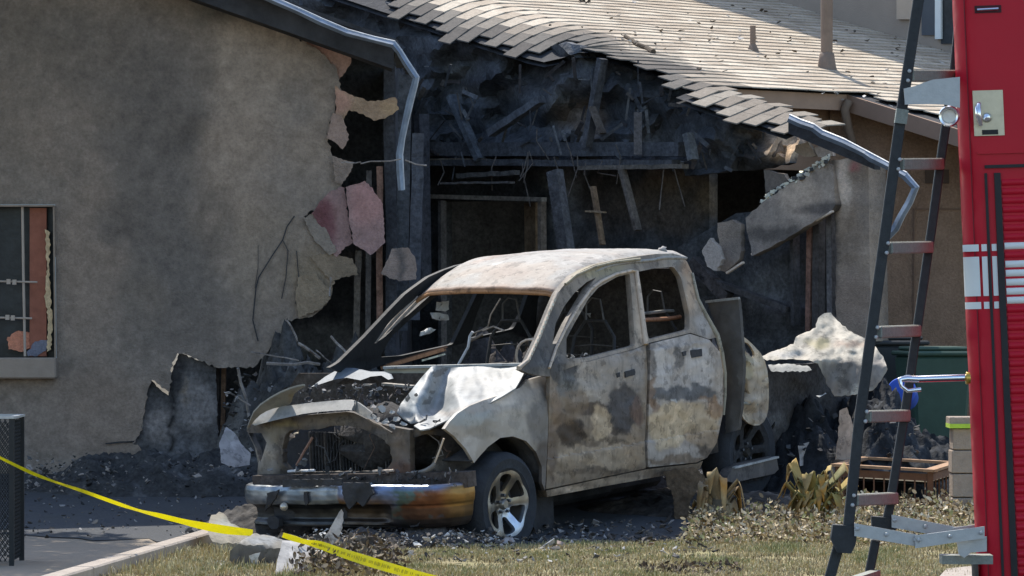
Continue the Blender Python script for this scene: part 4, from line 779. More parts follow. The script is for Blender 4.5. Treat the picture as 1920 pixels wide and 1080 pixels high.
tag(mb.build('burnt_scraps', M['debris'], truck, attr=True), kind='stuff')
for v in (-.55, -1.4): seat(v, -1.75); seat(v, -2.65)
mb = MB(); mb.tube([side(x, y, -.35) for x, y in [(1206, 588), (1250, 583), (1300, 582)]], .014, 8, li(200, 196, 188)); mb.tube([side(x, y, -.3) for x, y in [(1206, 600), (1250, 598), (1300, 590)]], .018, 8, sd(92, 66, 50)); mb.build('seat_rail', MBn, truck, True, True)
ring = [T(-1.12+.06*math.sin(q), -.55+.19*math.cos(q), 1.02+.18*math.sin(q)) for q in [2*math.pi*i/24 for i in range(25)]]
mb = MB(); mb.tube(ring, .011, 6, sd(120, 116, 110)); sw = mb.build('steering_wheel', MBn, truck, True, True)
mb = MB(); mb.tube([T(-1.1, -.55, 1.0), T(-.75, -.55, .85)], .03, 8, sd(60, 58, 56)); mb.build('steering_column', MBn, sw, True, True)
wires = [([(858, 686), (866, 672), (878, 650), (881, 630), (886, 622)], .012, (200, 198, 192), -.85), ([(884, 626), (905, 618), (915, 612), (920, 590), (938, 560)], .007, (110, 106, 100), -1.0), ([(905, 620), (925, 612), (945, 620)], .008, (130, 126, 120), -1.0), ([(880, 640), (892, 634), (905, 626)], .012, (90, 88, 86), -.9)]
for pts, r, c, u in wires:
    mb = MB(); mb.tube([hit(x, y, 0, u) for x, y in pts], r, 6, sh(*c)); mb.build('cable', MBn, truck, True, True)
for poly, v, c in [([(820, 566), (842, 564), (842, 580), (835, 584), (818, 582)], -1.7, (214, 212, 204)), ([(808, 586), (820, 586), (840, 590), (842, 600), (826, 601), (812, 597)], -1.7, (220, 218, 208)), ([(790, 622), (808, 614), (818, 618), (806, 626), (788, 630)], -1.75, (180, 182, 180)), ([(1090, 578), (1120, 568), (1155, 564), (1156, 574), (1120, 576), (1094, 582)], -1.6, (205, 200, 190)), ([(1100, 588), (1120, 584), (1134, 588), (1128, 594), (1108, 596)], -1.3, (190, 186, 176)), ([(1132, 600), (1150, 584), (1154, 588), (1138, 606)], -1.3, (120, 116, 110))]:
    smallplate('foil_scrap', poly, 0, M['debris'], truck, sh(*c), .01, 5, lambda x, y, v=v: hit(x, y, 1, v+.03*fbm(x*.1, y*.1)), tuple(-TV), 4, 1.2)
mb = MB(); rnd = random.Random(23)
for i in range(60):
    x = rnd.uniform(1062, 1106); y = rnd.uniform(664, 684); V, Fq = scrap('', truck, side(x, y, -.06), rnd.uniform(.008, .022), None, (rnd.uniform(0, 3), rnd.uniform(0, 3), 0)); mb.add(V, Fq, rnd.choice([sh(150, 150, 146), sd(40, 40, 40), sd(30, 30, 30)]))
tag(mb.build('mirror_remains', M['debris'], truck, attr=True), kind='stuff')
# chassis, wheels
mb = MB(); mb.bar(T(.5, -.55, .05), T(-5., -.55, .05), .1, .16, TW_); mb.build('chassis_rail', M['soot'], truck)
mb = MB(); mb.bar(T(.5, -1.45, .05), T(-5., -1.45, .05), .1, .16, TW_); mb.build('chassis_rail', M['soot'], truck)
mb = MB(); mb.box(T(-2.3, -1.25, -.06), (1.1, .42, .42), Matrix((TU, TV, TW_)).transposed()); mb.box(T(-1., -1.0, .0), (1.2, .5, .3), Matrix((TU, TV, TW_)).transposed()); o = mb.build('gearbox', M['soot'], truck); o.modifiers.new('b', 'BEVEL').width = .04
mb = MB(); mb.box(T(-2.6, -1.3, -.1), (2.2, .4, .34), Matrix((TU, TV, TW_)).transposed()); o = mb.build('sun_block_tank', M['soot'], truck); o.modifiers.new('b', 'BEVEL').width = .05  # tank box added under the cab to block sunlight
plate('crossmember', [(1244, 884), (1300, 876), (1322, 894), (1306, 920), (1294, 940), (1292, 990), (1266, 990), (1262, 930), (1250, 905)], 36.6, sh(74, 66, 54), .1, mat='char', parent=truck, seed=41)
TSH = {}
def wheel(u0, v0, up, wheelcol, name='wheel', met='steel', hc=1.):
    c = T(u0, v0, up)
    w = MB(); w.lathe(c, TV, [(.255, -.02), (.285, .0), (.30, -.004), (.355, .008), (.395, -.02), (.41, -.06), (.41, -.22), (.395, -.26), (.35, -.28), (.28, -.26), (.255, -.24)], 48)
    cl = []
    for v in w.V:
        g = gz(v.x, v.y)+.012
        if v.z < g: v.z = g
    tyre = w.build(name, M['rubber'], truck, True)
    def hole(a):
        q = []
        for r, da in [(.105, -11), (.105, 11), (.15, 17), (.2, 21), (.232, 19), (.24, 8), (.24, -8), (.232, -19), (.2, -21), (.15, -17)]: t = math.radians(a+da*(1 if r > .12 else 1.3)); q.append((r*math.cos(t), r*math.sin(t)))
        return smoothpoly(q, 1)
    disc = [(.268*math.cos(2*math.pi*i/60), .268*math.sin(2*math.pi*i/60)) for i in range(60)]
    def fn(x, y):
        r = math.hypot(x, y); d = -.012-.05*(1-sstep(.08, .26, r)); a = math.degrees(math.atan2(y, x))
        return c+(-TU)*x+TW_*y+TV*(d+.006*math.cos(math.radians((a-93)*6+180)))
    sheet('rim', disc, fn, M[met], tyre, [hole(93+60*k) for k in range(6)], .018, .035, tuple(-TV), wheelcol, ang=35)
    w = MB(); w.lathe(c, TV, [(.268, -.015), (.285, -.002), (.29, -.012), (.255, -.03), (.25, -.22)], 40, (.3*hc, .29*hc, .27*hc)); w.build('rim_barrel', M[met], tyre, True, True)
    w = MB(); w.lathe(c, TV, [(0, -.03), (.03, -.03), (.042, -.045), (.045, -.08)], 20, (.28*hc, .26*hc, .23*hc)); w.build('hub_cap', M[met], tyre, True, True)
    for k in range(5):
        q = 2*math.pi*k/5+.3; w = MB(); w.lathe(c-TU*(.07*math.cos(q))+TW_*(.07*math.sin(q)), TV, [(0, -.035), (.012, -.036), (.014, -.07)], 8, (.10, .11, .13)); w.build('wheel_nut', M['steel'], tyre, True, True)
    w = MB(); w.lathe(c, TV, [(0, -.11), (.18, -.11), (.18, -.14), (0, -.14)], 28); w.build('brake_disc', M['soot'], tyre, True)
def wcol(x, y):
    c = (.24, .21, .17); c = mix(c, (.50, .55, .62), sstep(-.02, .03, -y-.02+.25*x*0)*sstep(-.06, .0, x)); c = mix(c, (.40, .33, .2), sstep(.0, .06, x)*sstep(.0, .05, y)*(1-sstep(.1, .2, math.hypot(x, y)))*.6)  # sky reflection on the lower spokes painted as a lighter blue
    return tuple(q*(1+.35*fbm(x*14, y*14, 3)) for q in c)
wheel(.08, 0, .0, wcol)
wheel(-3.5, -.06, .06, lambda x, y: (.035, .036, .038), 'wheel', 'char', .12); wheel(.08, -1.68, .0, lambda x, y: (.05, .05, .05), 'wheel', 'char', .2)
# tail: bed front panel, bed side, dark bed, side step
smallplate('bed_front_panel', [(1326, 566), (1348, 563), (1384, 561), (1388, 600), (1394, 680), (1390, 760), (1384, 806), (1360, 812), (1362, 712), (1350, 640)], 0, M['burnt'], truck, None, .04, 8, lambda x, y: hit(x, y, 0, -3.12+.05*fbm(x*.03, y*.01, 2)), tuple(-TU), 3, 1.).data.materials[0] = pm('sooty_panel', sh(56, 62, 67), .8, .35, 6, .2)
mb = MB(); mb.bar(hit(1324, 566, 0, -3.1), hit(1386, 559, 0, -3.1), .03, .02, TW_, li(190, 188, 180)); mb.build('bed_rail', MBn, truck, attr=True)
bsc = paint(sh(140, 138, 122), [(1402, 690, 12, 30, li(206, 200, 160), .5), (1420, 680, 14, 30, sh(150, 148, 134), .7), (1416, 750, 30, 40, sh(122, 124, 118), .8), (1430, 780, 20, 24, sh(104, 106, 104), .7), (1388, 740, 8, 40, sh(74, 76, 74), .8), (1398, 712, 14, 5, sh(90, 88, 76), .7)], 7, .05, 3, .1)
sheet('bed_side', smoothpoly([(1391, 629), (1406, 640), (1432, 668), (1441, 702), (1442, 760), (1436, 788), (1420, 800), (1398, 792), (1384, 764), (1381, 722), (1388, 690), (1388, 660)], 1), lambda x, y: side(x, y, .05+.05*fbm(x*.04, y*.03, 7, 3)), MBn, truck, [smoothpoly([(1395, 640), (1406, 646), (1416, 664), (1412, 672), (1402, 664), (1394, 652)], 1)], 5, .02, tuple(-TV), bsc)
mb = MB(); mb.tube([side(x, y, .07) for x, y in [(1386, 735), (1384, 748), (1392, 756), (1420, 758)]], .012, 6, li(200, 198, 180)); mb.build('trim_curl', MBn, truck, True, True)
sheet('bed_side', ragged([(1330, 700), (1440, 690), (1530, 680), (1640, 705), (1650, 760), (1600, 800), (1590, 880), (1500, 900), (1330, 880)], 9, 2, 6), lambda x, y: side(x, y, -.22+.05*fbm(x*.02, y*.02, 3)), M['char'], truck, (), 12, .05, tuple(-TV), paint(sd(34, 38, 44), [(1460, 800, 30, 30, sd(48, 54, 60), .6)], 9, .05, 3, .1))
sheet('side_step', [(1372, 880), (1390, 870), (1456, 856), (1460, 880), (1452, 888), (1376, 905), (1360, 902)], lambda x, y: hit(x, y, 1, .02), MBn, truck, (), 7, .1, tuple(-TV), lambda x, y: sh(72, 76, 80))
mb = MB(); mb.bar(hit(1376, 877, 1, .02), hit(1458, 857, 1, .02), .03, .016, TW_, li(236, 236, 230)); mb.build('step_edge', MBn, truck, attr=True)
# crumpled sheet metal draped over the bed
def crease(x, y):
    d = noise.voronoi(Vector((x*.026+y*.034, y*.034-x*.012, 3)))[0]; e = noise.voronoi(Vector((x*.06-y*.05, y*.07, 9)))[0]
    return .085*min(d[1]-d[0], .55)+.03*min(e[1]-e[0], .5)
def drape(x, y):
    fold = 672+(x-1430)*.02 if x < 1560 else 675+(x-1560)*.10
    Y = 38.3+.0085*max(0, fold-y)-.0018*max(0, y-fold)+.09*fbm(x*.02, y*.009, 3, 2)+(crease(x, y) if y < fold else .02*noise.noise(Vector((x*.08, y*.03, 4))))+.07*abs(noise.noise(Vector((x*.04+y*.02, y*.006, 2))))
    return P(x, y, Y)
dr_o = [(1428, 668), (1447, 659), (1470, 652), (1488, 645), (1492, 632), (1512, 622), (1530, 614), (1534, 596), (1546, 587), (1558, 586), (1570, 601), (1589, 618), (1608, 628), (1626, 636), (1642, 650), (1656, 668), (1664, 692), (1652, 714), (1636, 732), (1604, 740), (1565, 743), (1552, 724), (1544, 704), (1534, 682), (1515, 675), (1480, 673), (1438, 676)]
drc = paint((.36, .32, .25), [(1540, 600, 26, 16, li(232, 222, 200), .8), (1536, 645, 26, 12, li(206, 190, 130), .7), (1600, 645, 40, 8, li(200, 160, 130), .6), (1590, 700, 60, 30, _sh0(76, 80, 80), 1), (1640, 700, 30, 34, _sh0(80, 84, 86), 1), (1560, 715, 40, 34, _sh0(72, 76, 76), 1), (1475, 664, 40, 8, li(220, 216, 208), .6), (1560, 735, 20, 20, sh(96, 96, 94), .7)], 8, .05, 8, .1)
o = sheet('crumpled_sheet', ragged(dr_o, 6, 2, 3), drape, M['burnt'], None, (), 5, .012, (0, 1, -.3), drc, ang=60)
tag(o, 'pale crumpled metal sheet draped over the back of the pickup', 'metal sheet')
for poly, Yp, c in [([(1440, 684), (1480, 682), (1518, 688), (1522, 694), (1500, 698), (1446, 696)], 38.2, li(214, 210, 196)), ([(1530, 742), (1536, 741), (1548, 736), (1550, 738), (1536, 745)], 38.1, li(210, 208, 200))]:
    o = plate('bed_strip', poly, Yp, c, .02, (0, -1.2), 'burnt', truck, seed=44, sp=6)
sh = _sh0
# ------------------------------------------------------------------ ash and rubble on the ground
o = gsheet('ash_layer', ragged([(-4.9, 35.7), (-3.6, 35.4), (-2.4, 35.0), (-1.2, 34.72), (-.2, 34.62), (.6, 34.95), (1.4, 35.2), (2.6, 36.4), (3.6, 38.4), (3.4, 42.5), (-1, 43.5), (-6, 41.5)], .16, .16, 3), .011, pm('ash_ground', (.075, .077, .078), .95, .5, 2.4, .6, 30, col2=(.045, .047, .051)), .35, 'stuff', .0)
def heap(name, cx, cy, rx, ry, h, seed, col, n=96, rough=.6, mat='char', cf=None):
    V = []; cols = []
    for i in range(n+1):
        for j in range(n+1):
            a = i/n*2-1; b = j/n*2-1; r = math.hypot(a, b); x = cx+a*rx; y = cy+b*ry
            z = h*max(0, 1-r*r)*(1+rough*noise.fractal(Vector((x*2.6, y*2.6, seed)), .9, 2., 5))*1.0+h*(.16*abs(noise.noise(Vector((x*8, y*8, seed))))+.10*noise.noise(Vector((x*19, y*19, seed))))*max(0, 1-r*r)**.5
            V.append(Vector((x, y, gz(x, y)-.03+max(0, z)))); k = fbm(x*3, y*3, seed); cols.append(mix(col, tuple(q*2.2 for q in col), sstep(.1, .6, k)))
    Fq = [(i*(n+1)+j, (i+1)*(n+1)+j, (i+1)*(n+1)+j+1, i*(n+1)+j+1) for i in range(n) for j in range(n)]
    return tag(mk(name, V, Fq, M[mat], None, cols, True, 70), kind='stuff')
heap('rubble', -2.9, 38.9, 1.5, .8, .30, 3, sd(30, 34, 38)); heap('rubble', -1.7, 39.9, 1.1, 1.4, 1.0, 5, sd(34, 38, 42)); heap('rubble', .9, 41.6, 2.4, 1.3, 1.0, 8, sd(34, 36, 40))
heap('rubble', 2.9, 39.3, 1.3, 1.5, .7, 12, (.022, .024, .027)); heap('rubble', .2, 39.3, 1.5, .8, .5, 31, sd(34, 36, 40)); heap('ash_heap', -.75, 34.5, .75, .38, .17, 15, sh(44, 48, 54)); heap('ash_heap', 1.7, 37.4, 1.3, .8, .16, 18, sh(36, 38, 40)); heap('ash_heap', -1.9, 36.1, .7, .7, .2, 22, sh(40, 44, 48))  # the mound just beyond the cab is added to stop sun underneath
def scatter(name, n, xr, yr, sz, cols, seed, zup=.01, tall=.05, pred=None, mat='debris', heapz=None):
    global rnd
    rnd = random.Random(seed); mb = MB(); k = 0
    while k < n:
        x = rnd.uniform(*xr); y = rnd.uniform(*yr)
        if pred and not pred(x, y): k += .2; continue
        z = gz(x, y)+zup+(heapz(x, y) if heapz else 0)
        V, Fq = scrap('', None, (x, y, z+rnd.random()*tall), rnd.uniform(*sz)*rnd.random()**.6+.004, None, (rnd.uniform(-.8, .8), rnd.uniform(-.8, .8), rnd.uniform(0, 6.3)), n=rnd.choice((4, 5, 6))); mb.add(V, Fq, rnd.choice(cols)); k += 1
    return tag(mb.build(name, M[mat], None, attr=True), kind='stuff')
gre = [sh(34, 34, 34), sh(44, 46, 48), sh(60, 62, 64), sh(80, 80, 78), (.03, .03, .03), (.3, .28, .26)]
scatter('debris_bits', 900, (-2.6, 1.6), (34.6, 36.4), (.015, .06), gre, 3)
scatter('debris_bits', 700, (-1.6, -.1), (33.8, 34.8), (.008, .04), gre+[(.45, .43, .40), (.5, .48, .45), (.03, .03, .03)], 5, .03, .1)
scatter('debris_bits', 420, (-4.6, -1.8), (35.4, 38.6), (.006, .04), gre, 13, .005, .02)
scatter('debris_bits', 160, (-1.2, 1.6), (32.0, 34.6), (.01, .05), [(.03, .03, .03), (.06, .055, .05), (.4, .38, .36), (.2, .18, .15), (.05, .045, .04)], 7, .03, .02)
scatter('rubble_bits', 900, (-4.2, -1.6), (38.1, 39.3), (.008, .05), [sd(30, 34, 38), sd(44, 48, 52), sd(60, 64, 68), (.03, .03, .03), sd(84, 86, 88)], 14, .03, .26)
scatter('rubble_bits', 1300, (-2.5, 0), (38.4, 41), (.012, .07), [sd(26, 30, 34), sd(40, 44, 50), sd(60, 66, 72), sd(90, 96, 104), sd(30, 32, 34)], 9, .2, .7)
scatter('rubble_bits', 1300, (1.2, 3.5), (38.2, 41), (.012, .07), [(.02, .022, .025), (.03, .03, .033), (.02, .02, .02), (.05, .052, .056), (.12, .125, .13)], 10, .1, .55)
mb = MB()
for q in [(538, 598, 560, 640), (560, 645, 600, 672), (592, 655, 622, 684), (619, 630, 660, 672), (470, 660, 560, 676), (500, 682, 600, 683), (640, 690, 690, 640), (430, 735, 470, 760), (620, 520, 618, 556), (676, 306, 752, 300), (760, 302, 800, 312), (640, 305, 676, 306), (1480, 770, 1600, 812), (446, 690, 470, 800)]:
    Yq = 39.0 if q[0] < 800 else 40.6; x0, y0, x1, y1 = q
    mb.tube([P(x0+(x1-x0)*t+4*fbm(t*2, x0*.1), y0+(y1-y0)*t+4*fbm(t*2, y0*.1), Yq+.2*fbm(x0, t)) for t in (0, .25, .5, .75, 1)], random.Random(x0).uniform(.006, .016), 5, sd(74, 76, 78))
tag(mb.build('charred_sticks', M['char'], None, attr=True), kind='stuff')
def piece(name, poly, Yp, col, lab, cat, thick=.03, tilt=(0, 0), seed=1, blobs=(), mat='burnt', sp=7, bend=0., ra=1.5, group=None, fold=None):
    cx = sum(p[0] for p in poly)/len(poly); cy = sum(p[1] for p in poly)/len(poly)
    fn = lambda x, y: P(x, y, Yp+tilt[0]*(x-cx)/100+tilt[1]*((cy-y) if fold is None else max(0, fold+.1*(x-cx)-y))/100+bend*((x-cx)/40)**2+.01*fbm(x*.06, y*.06, seed))
    return tag(sheet(name, ragged(poly, 6, ra, seed), fn, M[mat], None, (), sp, thick, (0, 1, 0), paint(col, list(blobs), 6, .06, seed, .1), seed=seed), lab, cat, group)
piece('metal_scrap', [(1496, 836), (1520, 828), (1546, 832), (1556, 850), (1548, 872), (1520, 870), (1500, 874)], 38.4, sh(110, 118, 126), 'dull grey bent scrap standing behind the yellowed plant', 'metal scrap', .02, (.3, .2), 51)
piece('curved_panel', [(1574, 770), (1588, 764), (1600, 800), (1606, 840), (1592, 862), (1566, 862), (1572, 820)], 38.2, sh(112, 104, 98), 'narrow curved scorched panel upright by the ladder foot', 'panel', .02, (.3, 0), 52, bend=.1)
piece('paper_wad', [(1694, 790), (1706, 800), (1716, 824), (1724, 842), (1706, 846), (1690, 838), (1672, 826), (1676, 800)], 39.6, li(214, 212, 206), 'crumpled white paper heap in front of the green bin', 'paper', .03, (.3, .6), 53, [(1700, 830, 8, 10, sh(90, 90, 92), .7)], ra=3)
piece('white_scrap', [(411, 830), (424, 800), (440, 812), (452, 832), (470, 850), (468, 872), (440, 876), (415, 868)], 36.9, sh(96, 106, 118), 'bluish scorched sheet curled up against the pickup front corner', 'metal scrap', .02, (.2, .4), 54, [(432, 816, 14, 10, li(230, 226, 214), .8)])
piece('leaning_board', [(597, 1030), (622, 985), (640, 955), (644, 962), (642, 990), (626, 1024), (612, 1034)], 33.75, sh(110, 114, 114), 'grey board leaning on the bumper of the pickup', 'board', .03, (0, .2), 55)
# broken curved kerb pieces at lower left
piece('curved_slab', [(391, 985), (396, 966), (410, 960), (424, 968), (432, 982), (452, 992), (472, 1000), (452, 1016), (438, 1030), (420, 1034), (402, 1022), (392, 1004)], 33.6, sh(84, 88, 80), 'curved grey chunk standing on edge under the yellow tape, leftmost of the broken pieces', 'broken slab', .07, (.3, 1.6), 61, [(420, 990, 26, 18, (.24, .245, .21), .8), (414, 1028, 26, 8, sh(96, 104, 92), .8)], ra=2.2, fold=1016)
piece('curved_slab', [(432, 1032), (452, 1014), (474, 1001), (500, 1004), (528, 1012), (536, 1020), (526, 1040), (520, 1060), (500, 1068), (470, 1070), (440, 1062), (430, 1050)], 31.75, sh(72, 78, 76), 'dark curved chunk with a pale ashy top beside the white block', 'broken slab', .07, (.3, 1.6), 62, [(490, 1012, 44, 8, (.2, .205, .2), .9), (480, 1050, 60, 26, sh(62, 66, 66), .9)], ra=1.5, fold=1022)
piece('pale_flake', [(467, 1042), (478, 1038), (488, 1036), (484, 1046), (484, 1060), (472, 1056)], 31.55, (.5, .48, .43), 'small pale chip stuck on the dark curved chunk', 'chip', .01, (0, 0), 63, sp=5)
piece('white_block', [(529, 1014), (552, 1016), (580, 1018), (582, 1040), (576, 1066), (560, 1090), (514, 1090), (520, 1050)], 31.1, (.36, .34, .31), 'whitish block of plaster tipped up in the dead grass below the tape', 'plaster block', .12, (.3, .7), 64, [(550, 1050, 20, 24, (.4, .375, .34), .6), (578, 1050, 8, 30, sh(120, 116, 108), .5)])
piece('plaster_chip', [(590, 1032), (604, 1030), (614, 1046), (610, 1050), (598, 1042)], 31.6, li(214, 210, 196), 'thin white chip just right of the plaster block', 'chip', .02, (.2, .8), 65, sp=5)
piece('round_lid', smoothpoly([(360, 1078), (380, 1062), (404, 1052), (422, 1050), (424, 1060), (408, 1072), (390, 1086), (362, 1090)], 1), 31.35, (.28, .275, .265), 'flat greyish dish lying in the grass at the lower edge', 'dish', .02, (.2, 4.6), 66, [(392, 1066, 22, 6, sh(60, 60, 60), .8)])
scatter('plaster_bits', 26, (-.4, 1.3), (33.9, 34.9), (.03, .09), [(.42, .38, .36), (.3, .22, .18), (.12, .1, .09), (.38, .38, .38)], 21, .02, .02)
# roof litter: a stick and twigs
def RH(px, py, up=.03):
    kx = (px-CX)/F; kz = -(py-HY)/F; Y = (HC.z+PITCH*S2*(HC.x-HC.y)-CAMH)/(kz+PITCH*S2*(kx-1)); p = P(px, py, Y); return p+Vector((0, 0, up))
mb = MB(); mb.tube([RH(1172, 73), RH(1184, 80), RH(1198, 90), RH(1212, 95), RH(1225, 103)], [.018, .02, .024, .026, .03], 8)
tag(mb.build('branch', M['bark'], None), 'dark broken stick lying on the sunlit shingles', 'stick')
mb = MB(); rnd = random.Random(31)
for i in range(150):
    x = rnd.uniform(1000, 1780); y = rnd.uniform(10, 150) if x < 1500 else rnd.uniform(60, 210)
    if y > lowy(x)-14: continue
    V, Fq = scrap('', None, RH(x, y, .05), rnd.uniform(.01, .045), None, (rnd.uniform(-.4, .4), rnd.uniform(-.4, .4), rnd.uniform(0, 6)), n=5); mb.add(V, Fq, rnd.choice([(.05, .04, .03), (.12, .09, .06), (.45, .42, .38)]))
for i in range(12): p = RH(1085+rnd.uniform(0, 24), 6+rnd.uniform(0, 6)); mb.tube([p, p+Vector((rnd.uniform(-.08, .08), 0, rnd.uniform(.02, .09)))], .006, 4, (.05, .04, .03))
tag(mb.build('leaf_litter', M['debris'], None, attr=True), kind='stuff')
# ------------------------------------------------------------------ grass and dead ground cover
def blades(name, n, xr, yr, hr, cols, seed, w=.0036, pred=None, dens=None, curl=.5, mat='grass'):
    r = np.random.RandomState(seed); V = []; Fq = []; C = []
    xs = r.uniform(*xr, n); ys = r.uniform(*yr, n)
    for x, y in zip(xs, ys):
        if pred and not pred(x, y): continue
        k = fbm(x*1.7, y*1.7, seed)
        if dens and r.rand() > dens(x, y, k): continue
        h = r.uniform(*hr)*(1+.5*k); a = r.uniform(0, 6.28); d = Vector((math.cos(a), math.sin(a), 0)); s = Vector((-d.y, d.x, 0))*w*r.uniform(.6, 1.4); l = r.uniform(.2, 1.)*curl
        b = Vector((x, y, gz(x, y)+.003)); m = b+d*h*l*.4+Vector((0, 0, h*.6)); t = b+d*h*l+Vector((0, 0, h*(1-.35*l))); n0 = len(V)
        V += [b-s, b+s, m+s*.8, m-s*.8, t]; Fq += [(n0, n0+1, n0+2, n0+3), (n0+3, n0+2, n0+4)]
        ci = min(len(cols)-1, max(0, int((k*.9+.5+r.normal(0, .22))*len(cols)))); c = cols[ci]; q = r.uniform(.7, 1.25); C += [tuple(z*q for z in c)]*5
    return tag(mk(name, V, Fq, M[mat], None, C), kind='stuff')
gcols = [(.20, .16, .09), (.42, .33, .18), (.52, .43, .25), (.42, .355, .18), (.25, .245, .11)]
ash = lambda x, y: x < .3 and y > 34.35+.25*fbm(x*2, y)
onlawn = lambda x, y: x > kerbx(y)+.1 and not ash(x, y) and y < 35.05+.12*fbm(x*2.2, 1)
blades('grass', 120000, (-2.9, 5.2), (30.4, 35.3), (.016, .05), gcols, 3, pred=onlawn, dens=lambda x, y, k: .75+1.1*k)
blades('grass', 5000, (-2.9, -1.2), (30.6, 33.6), (.04, .10), gcols[1:4], 5, pred=onlawn, dens=lambda x, y, k: .4+k)
lc = [(.58, .47, .31), (.48, .37, .23), (.66, .56, .40), (.20, .15, .09), (.10, .075, .045), (.30, .29, .13), (.46, .37, .21)]
def curls(name, n, pred, mound, cols, seed, xr, yr, sz=(.03, .09)):
    r = random.Random(seed); V = []; Fq = []; C = []; k = 0
    while k < n:
        x = r.uniform(*xr); y = r.uniform(*yr)
        if not pred(x, y): k += .02; continue
        k += 1; z = gz(x, y)+r.random()*mound*(1+.9*fbm(x*2.4, y*2.4, seed)); L = r.uniform(*sz); w = L*r.uniform(.12, .3)
        R3 = Matrix.Rotation(r.uniform(0, 6.3), 3, 'Z') @ Matrix.Rotation(r.uniform(-1.2, 1.2), 3, 'X') @ Matrix.Rotation(r.uniform(-1., .6), 3, 'Y'); cu = r.uniform(.5, 2.6); n0 = len(V); c = r.choice(cols); q = r.uniform(.7, 1.2)
        for i in range(5):
            t = i/4; a = cu*t; p = Vector((L*math.sin(a)/cu, 0, L*(1-math.cos(a))/cu)); ww = w*math.sin(math.pi*(.12+.86*t))
            for s in (-1, 1): V.append(Vector((x, y, z+.01))+R3 @ (p+Vector((0, s*ww, abs(s)*ww*.5))))
            C += [tuple(z2*q for z2 in c)]*2
        Fq += [(n0+2*i, n0+2*i+1, n0+2*i+3, n0+2*i+2) for i in range(4)]
    return tag(mk(name, V, Fq, M['leafmat'], None, C, True), kind='stuff')
bed = [G(*q) for q in [(1262, 1030), (1300, 1000), (1340, 985), (1480, 972), (1600, 955), (1700, 950), (1840, 950), (1860, 1030), (1600, 1034), (1400, 1030)]]
bedp = [(p.x, p.y) for p in bed]
curls('dead_ground_cover', 9000, lambda x, y: inpoly(x, y, bedp), .15, lc, 3, (1.1, 4.2), (34.4, 37.2), (.02, .06))
tuft = [(G(*q).x, G(*q).y) for q in [(540, 1086), (560, 1068), (620, 1040), (700, 1042), (735, 1062), (760, 1086)]]
curls('dead_tuft', 1300, lambda x, y: inpoly(x, y, tuft), .16, [(.13, .10, .07), (.07, .05, .04), (.2, .15, .1), (.05, .04, .03), (.26, .2, .13)], 9, (-2, -.6), (30.4, 32.8), (.03, .07))
curls('dead_tuft', 260, lambda x, y: True, .05, [(.1, .07, .05), (.05, .04, .03), (.2, .15, .1)], 11, (.9, 1.6), (30.7, 31.6), (.02, .06))
# ------------------------------------------------------------------ wilted plants
def wilted(lab, base, n, h, spread, cols, seed, green=0., drop=1.):
    r = random.Random(seed); th = thing('wilted_plant', lab, 'plant', base, 'scorched plants at the edge of the drive')
    mb = MB(); mb.tube([Vector(base), Vector(base)+Vector((.02, 0, h*.5))], [.035, .02], 8, (.12, .09, .05)); mb.build('stem', M['leafmat'], th, True, True)
    for i in range(n):
        a = r.uniform(0, 6.28); d = Vector((math.cos(a), math.sin(a)*.7, 0)); s = Vector((-d.y, d.x, 0)); L = h*r.uniform(.55, 1.1); w = r.uniform(.036, .085); sp = spread*r.uniform(.5, 1.1); V = []; C = []; m = 9; rise = r.uniform(.6, 1.); hang = r.uniform(.3, 1.)*drop; fo = r.uniform(.34, .6); b0 = Vector(base)+Vector((r.uniform(-.05, .05), r.uniform(-.05, .05), h*r.uniform(.02, .35))); c0 = r.choice(cols); twist = r.uniform(-.8, .8)
        for k in range(m+1):
            t = k/m; p = b0+d*sp*(t*1.5 if t < fo else fo*1.5+(t-fo)*.5)+Vector((0, 0, L*(rise*min(t, fo)*1.35-(hang*1.25*max(0, t-fo) if t > fo else 0))))
            if p.z < gz(p.x, p.y)+.02: p.z = gz(p.x, p.y)+.02
            ww = w*math.sin(math.pi*min(1, .10+.88*t)); tw = s*math.cos(twist*t)+Vector((0, 0, 1))*math.sin(twist*t)
            for q, up in ((-1, 0), (0, -.25), (1, 0)): V.append(p+tw*ww*q*(1+.25*noise.noise(Vector((k*.9, i, q))))+Vector((0, 0, ww*up))+d*.012*noise.noise(Vector((k*.7, i, q*2))))
            c = mix(c0, r.choice([(.36, .18, .035), (.24, .15, .06), (.32, .24, .12)]), sstep(.5, .62, t)*.9); C += [c]*3
        Fq = [(3*k+j, 3*k+j+1, 3*k+j+4, 3*k+j+3) for k in range(m) for j in (0, 1)]
        o = mk('leaf', V, Fq, M['leafmat'], th, C, True, 80); o.modifiers.new('s', 'SOLIDIFY').thickness = .004
    return th
yl = [(.26, .21, .07), (.22, .19, .07), (.17, .165, .06), (.34, .25, .09), (.14, .14, .06)]
wilted('wilted plant with upright yellow and olive leaves in front of the wooden box', G(1528, 985), 52, .52, .30, yl, 3)
wilted('wilted plant with brown drooping leaves beside the side step of the pickup', G(1338, 992), 36, .48, .26, [(.17, .14, .09), (.22, .17, .1), (.32, .24, .15), (.12, .1, .07)], 8, drop=1.6)
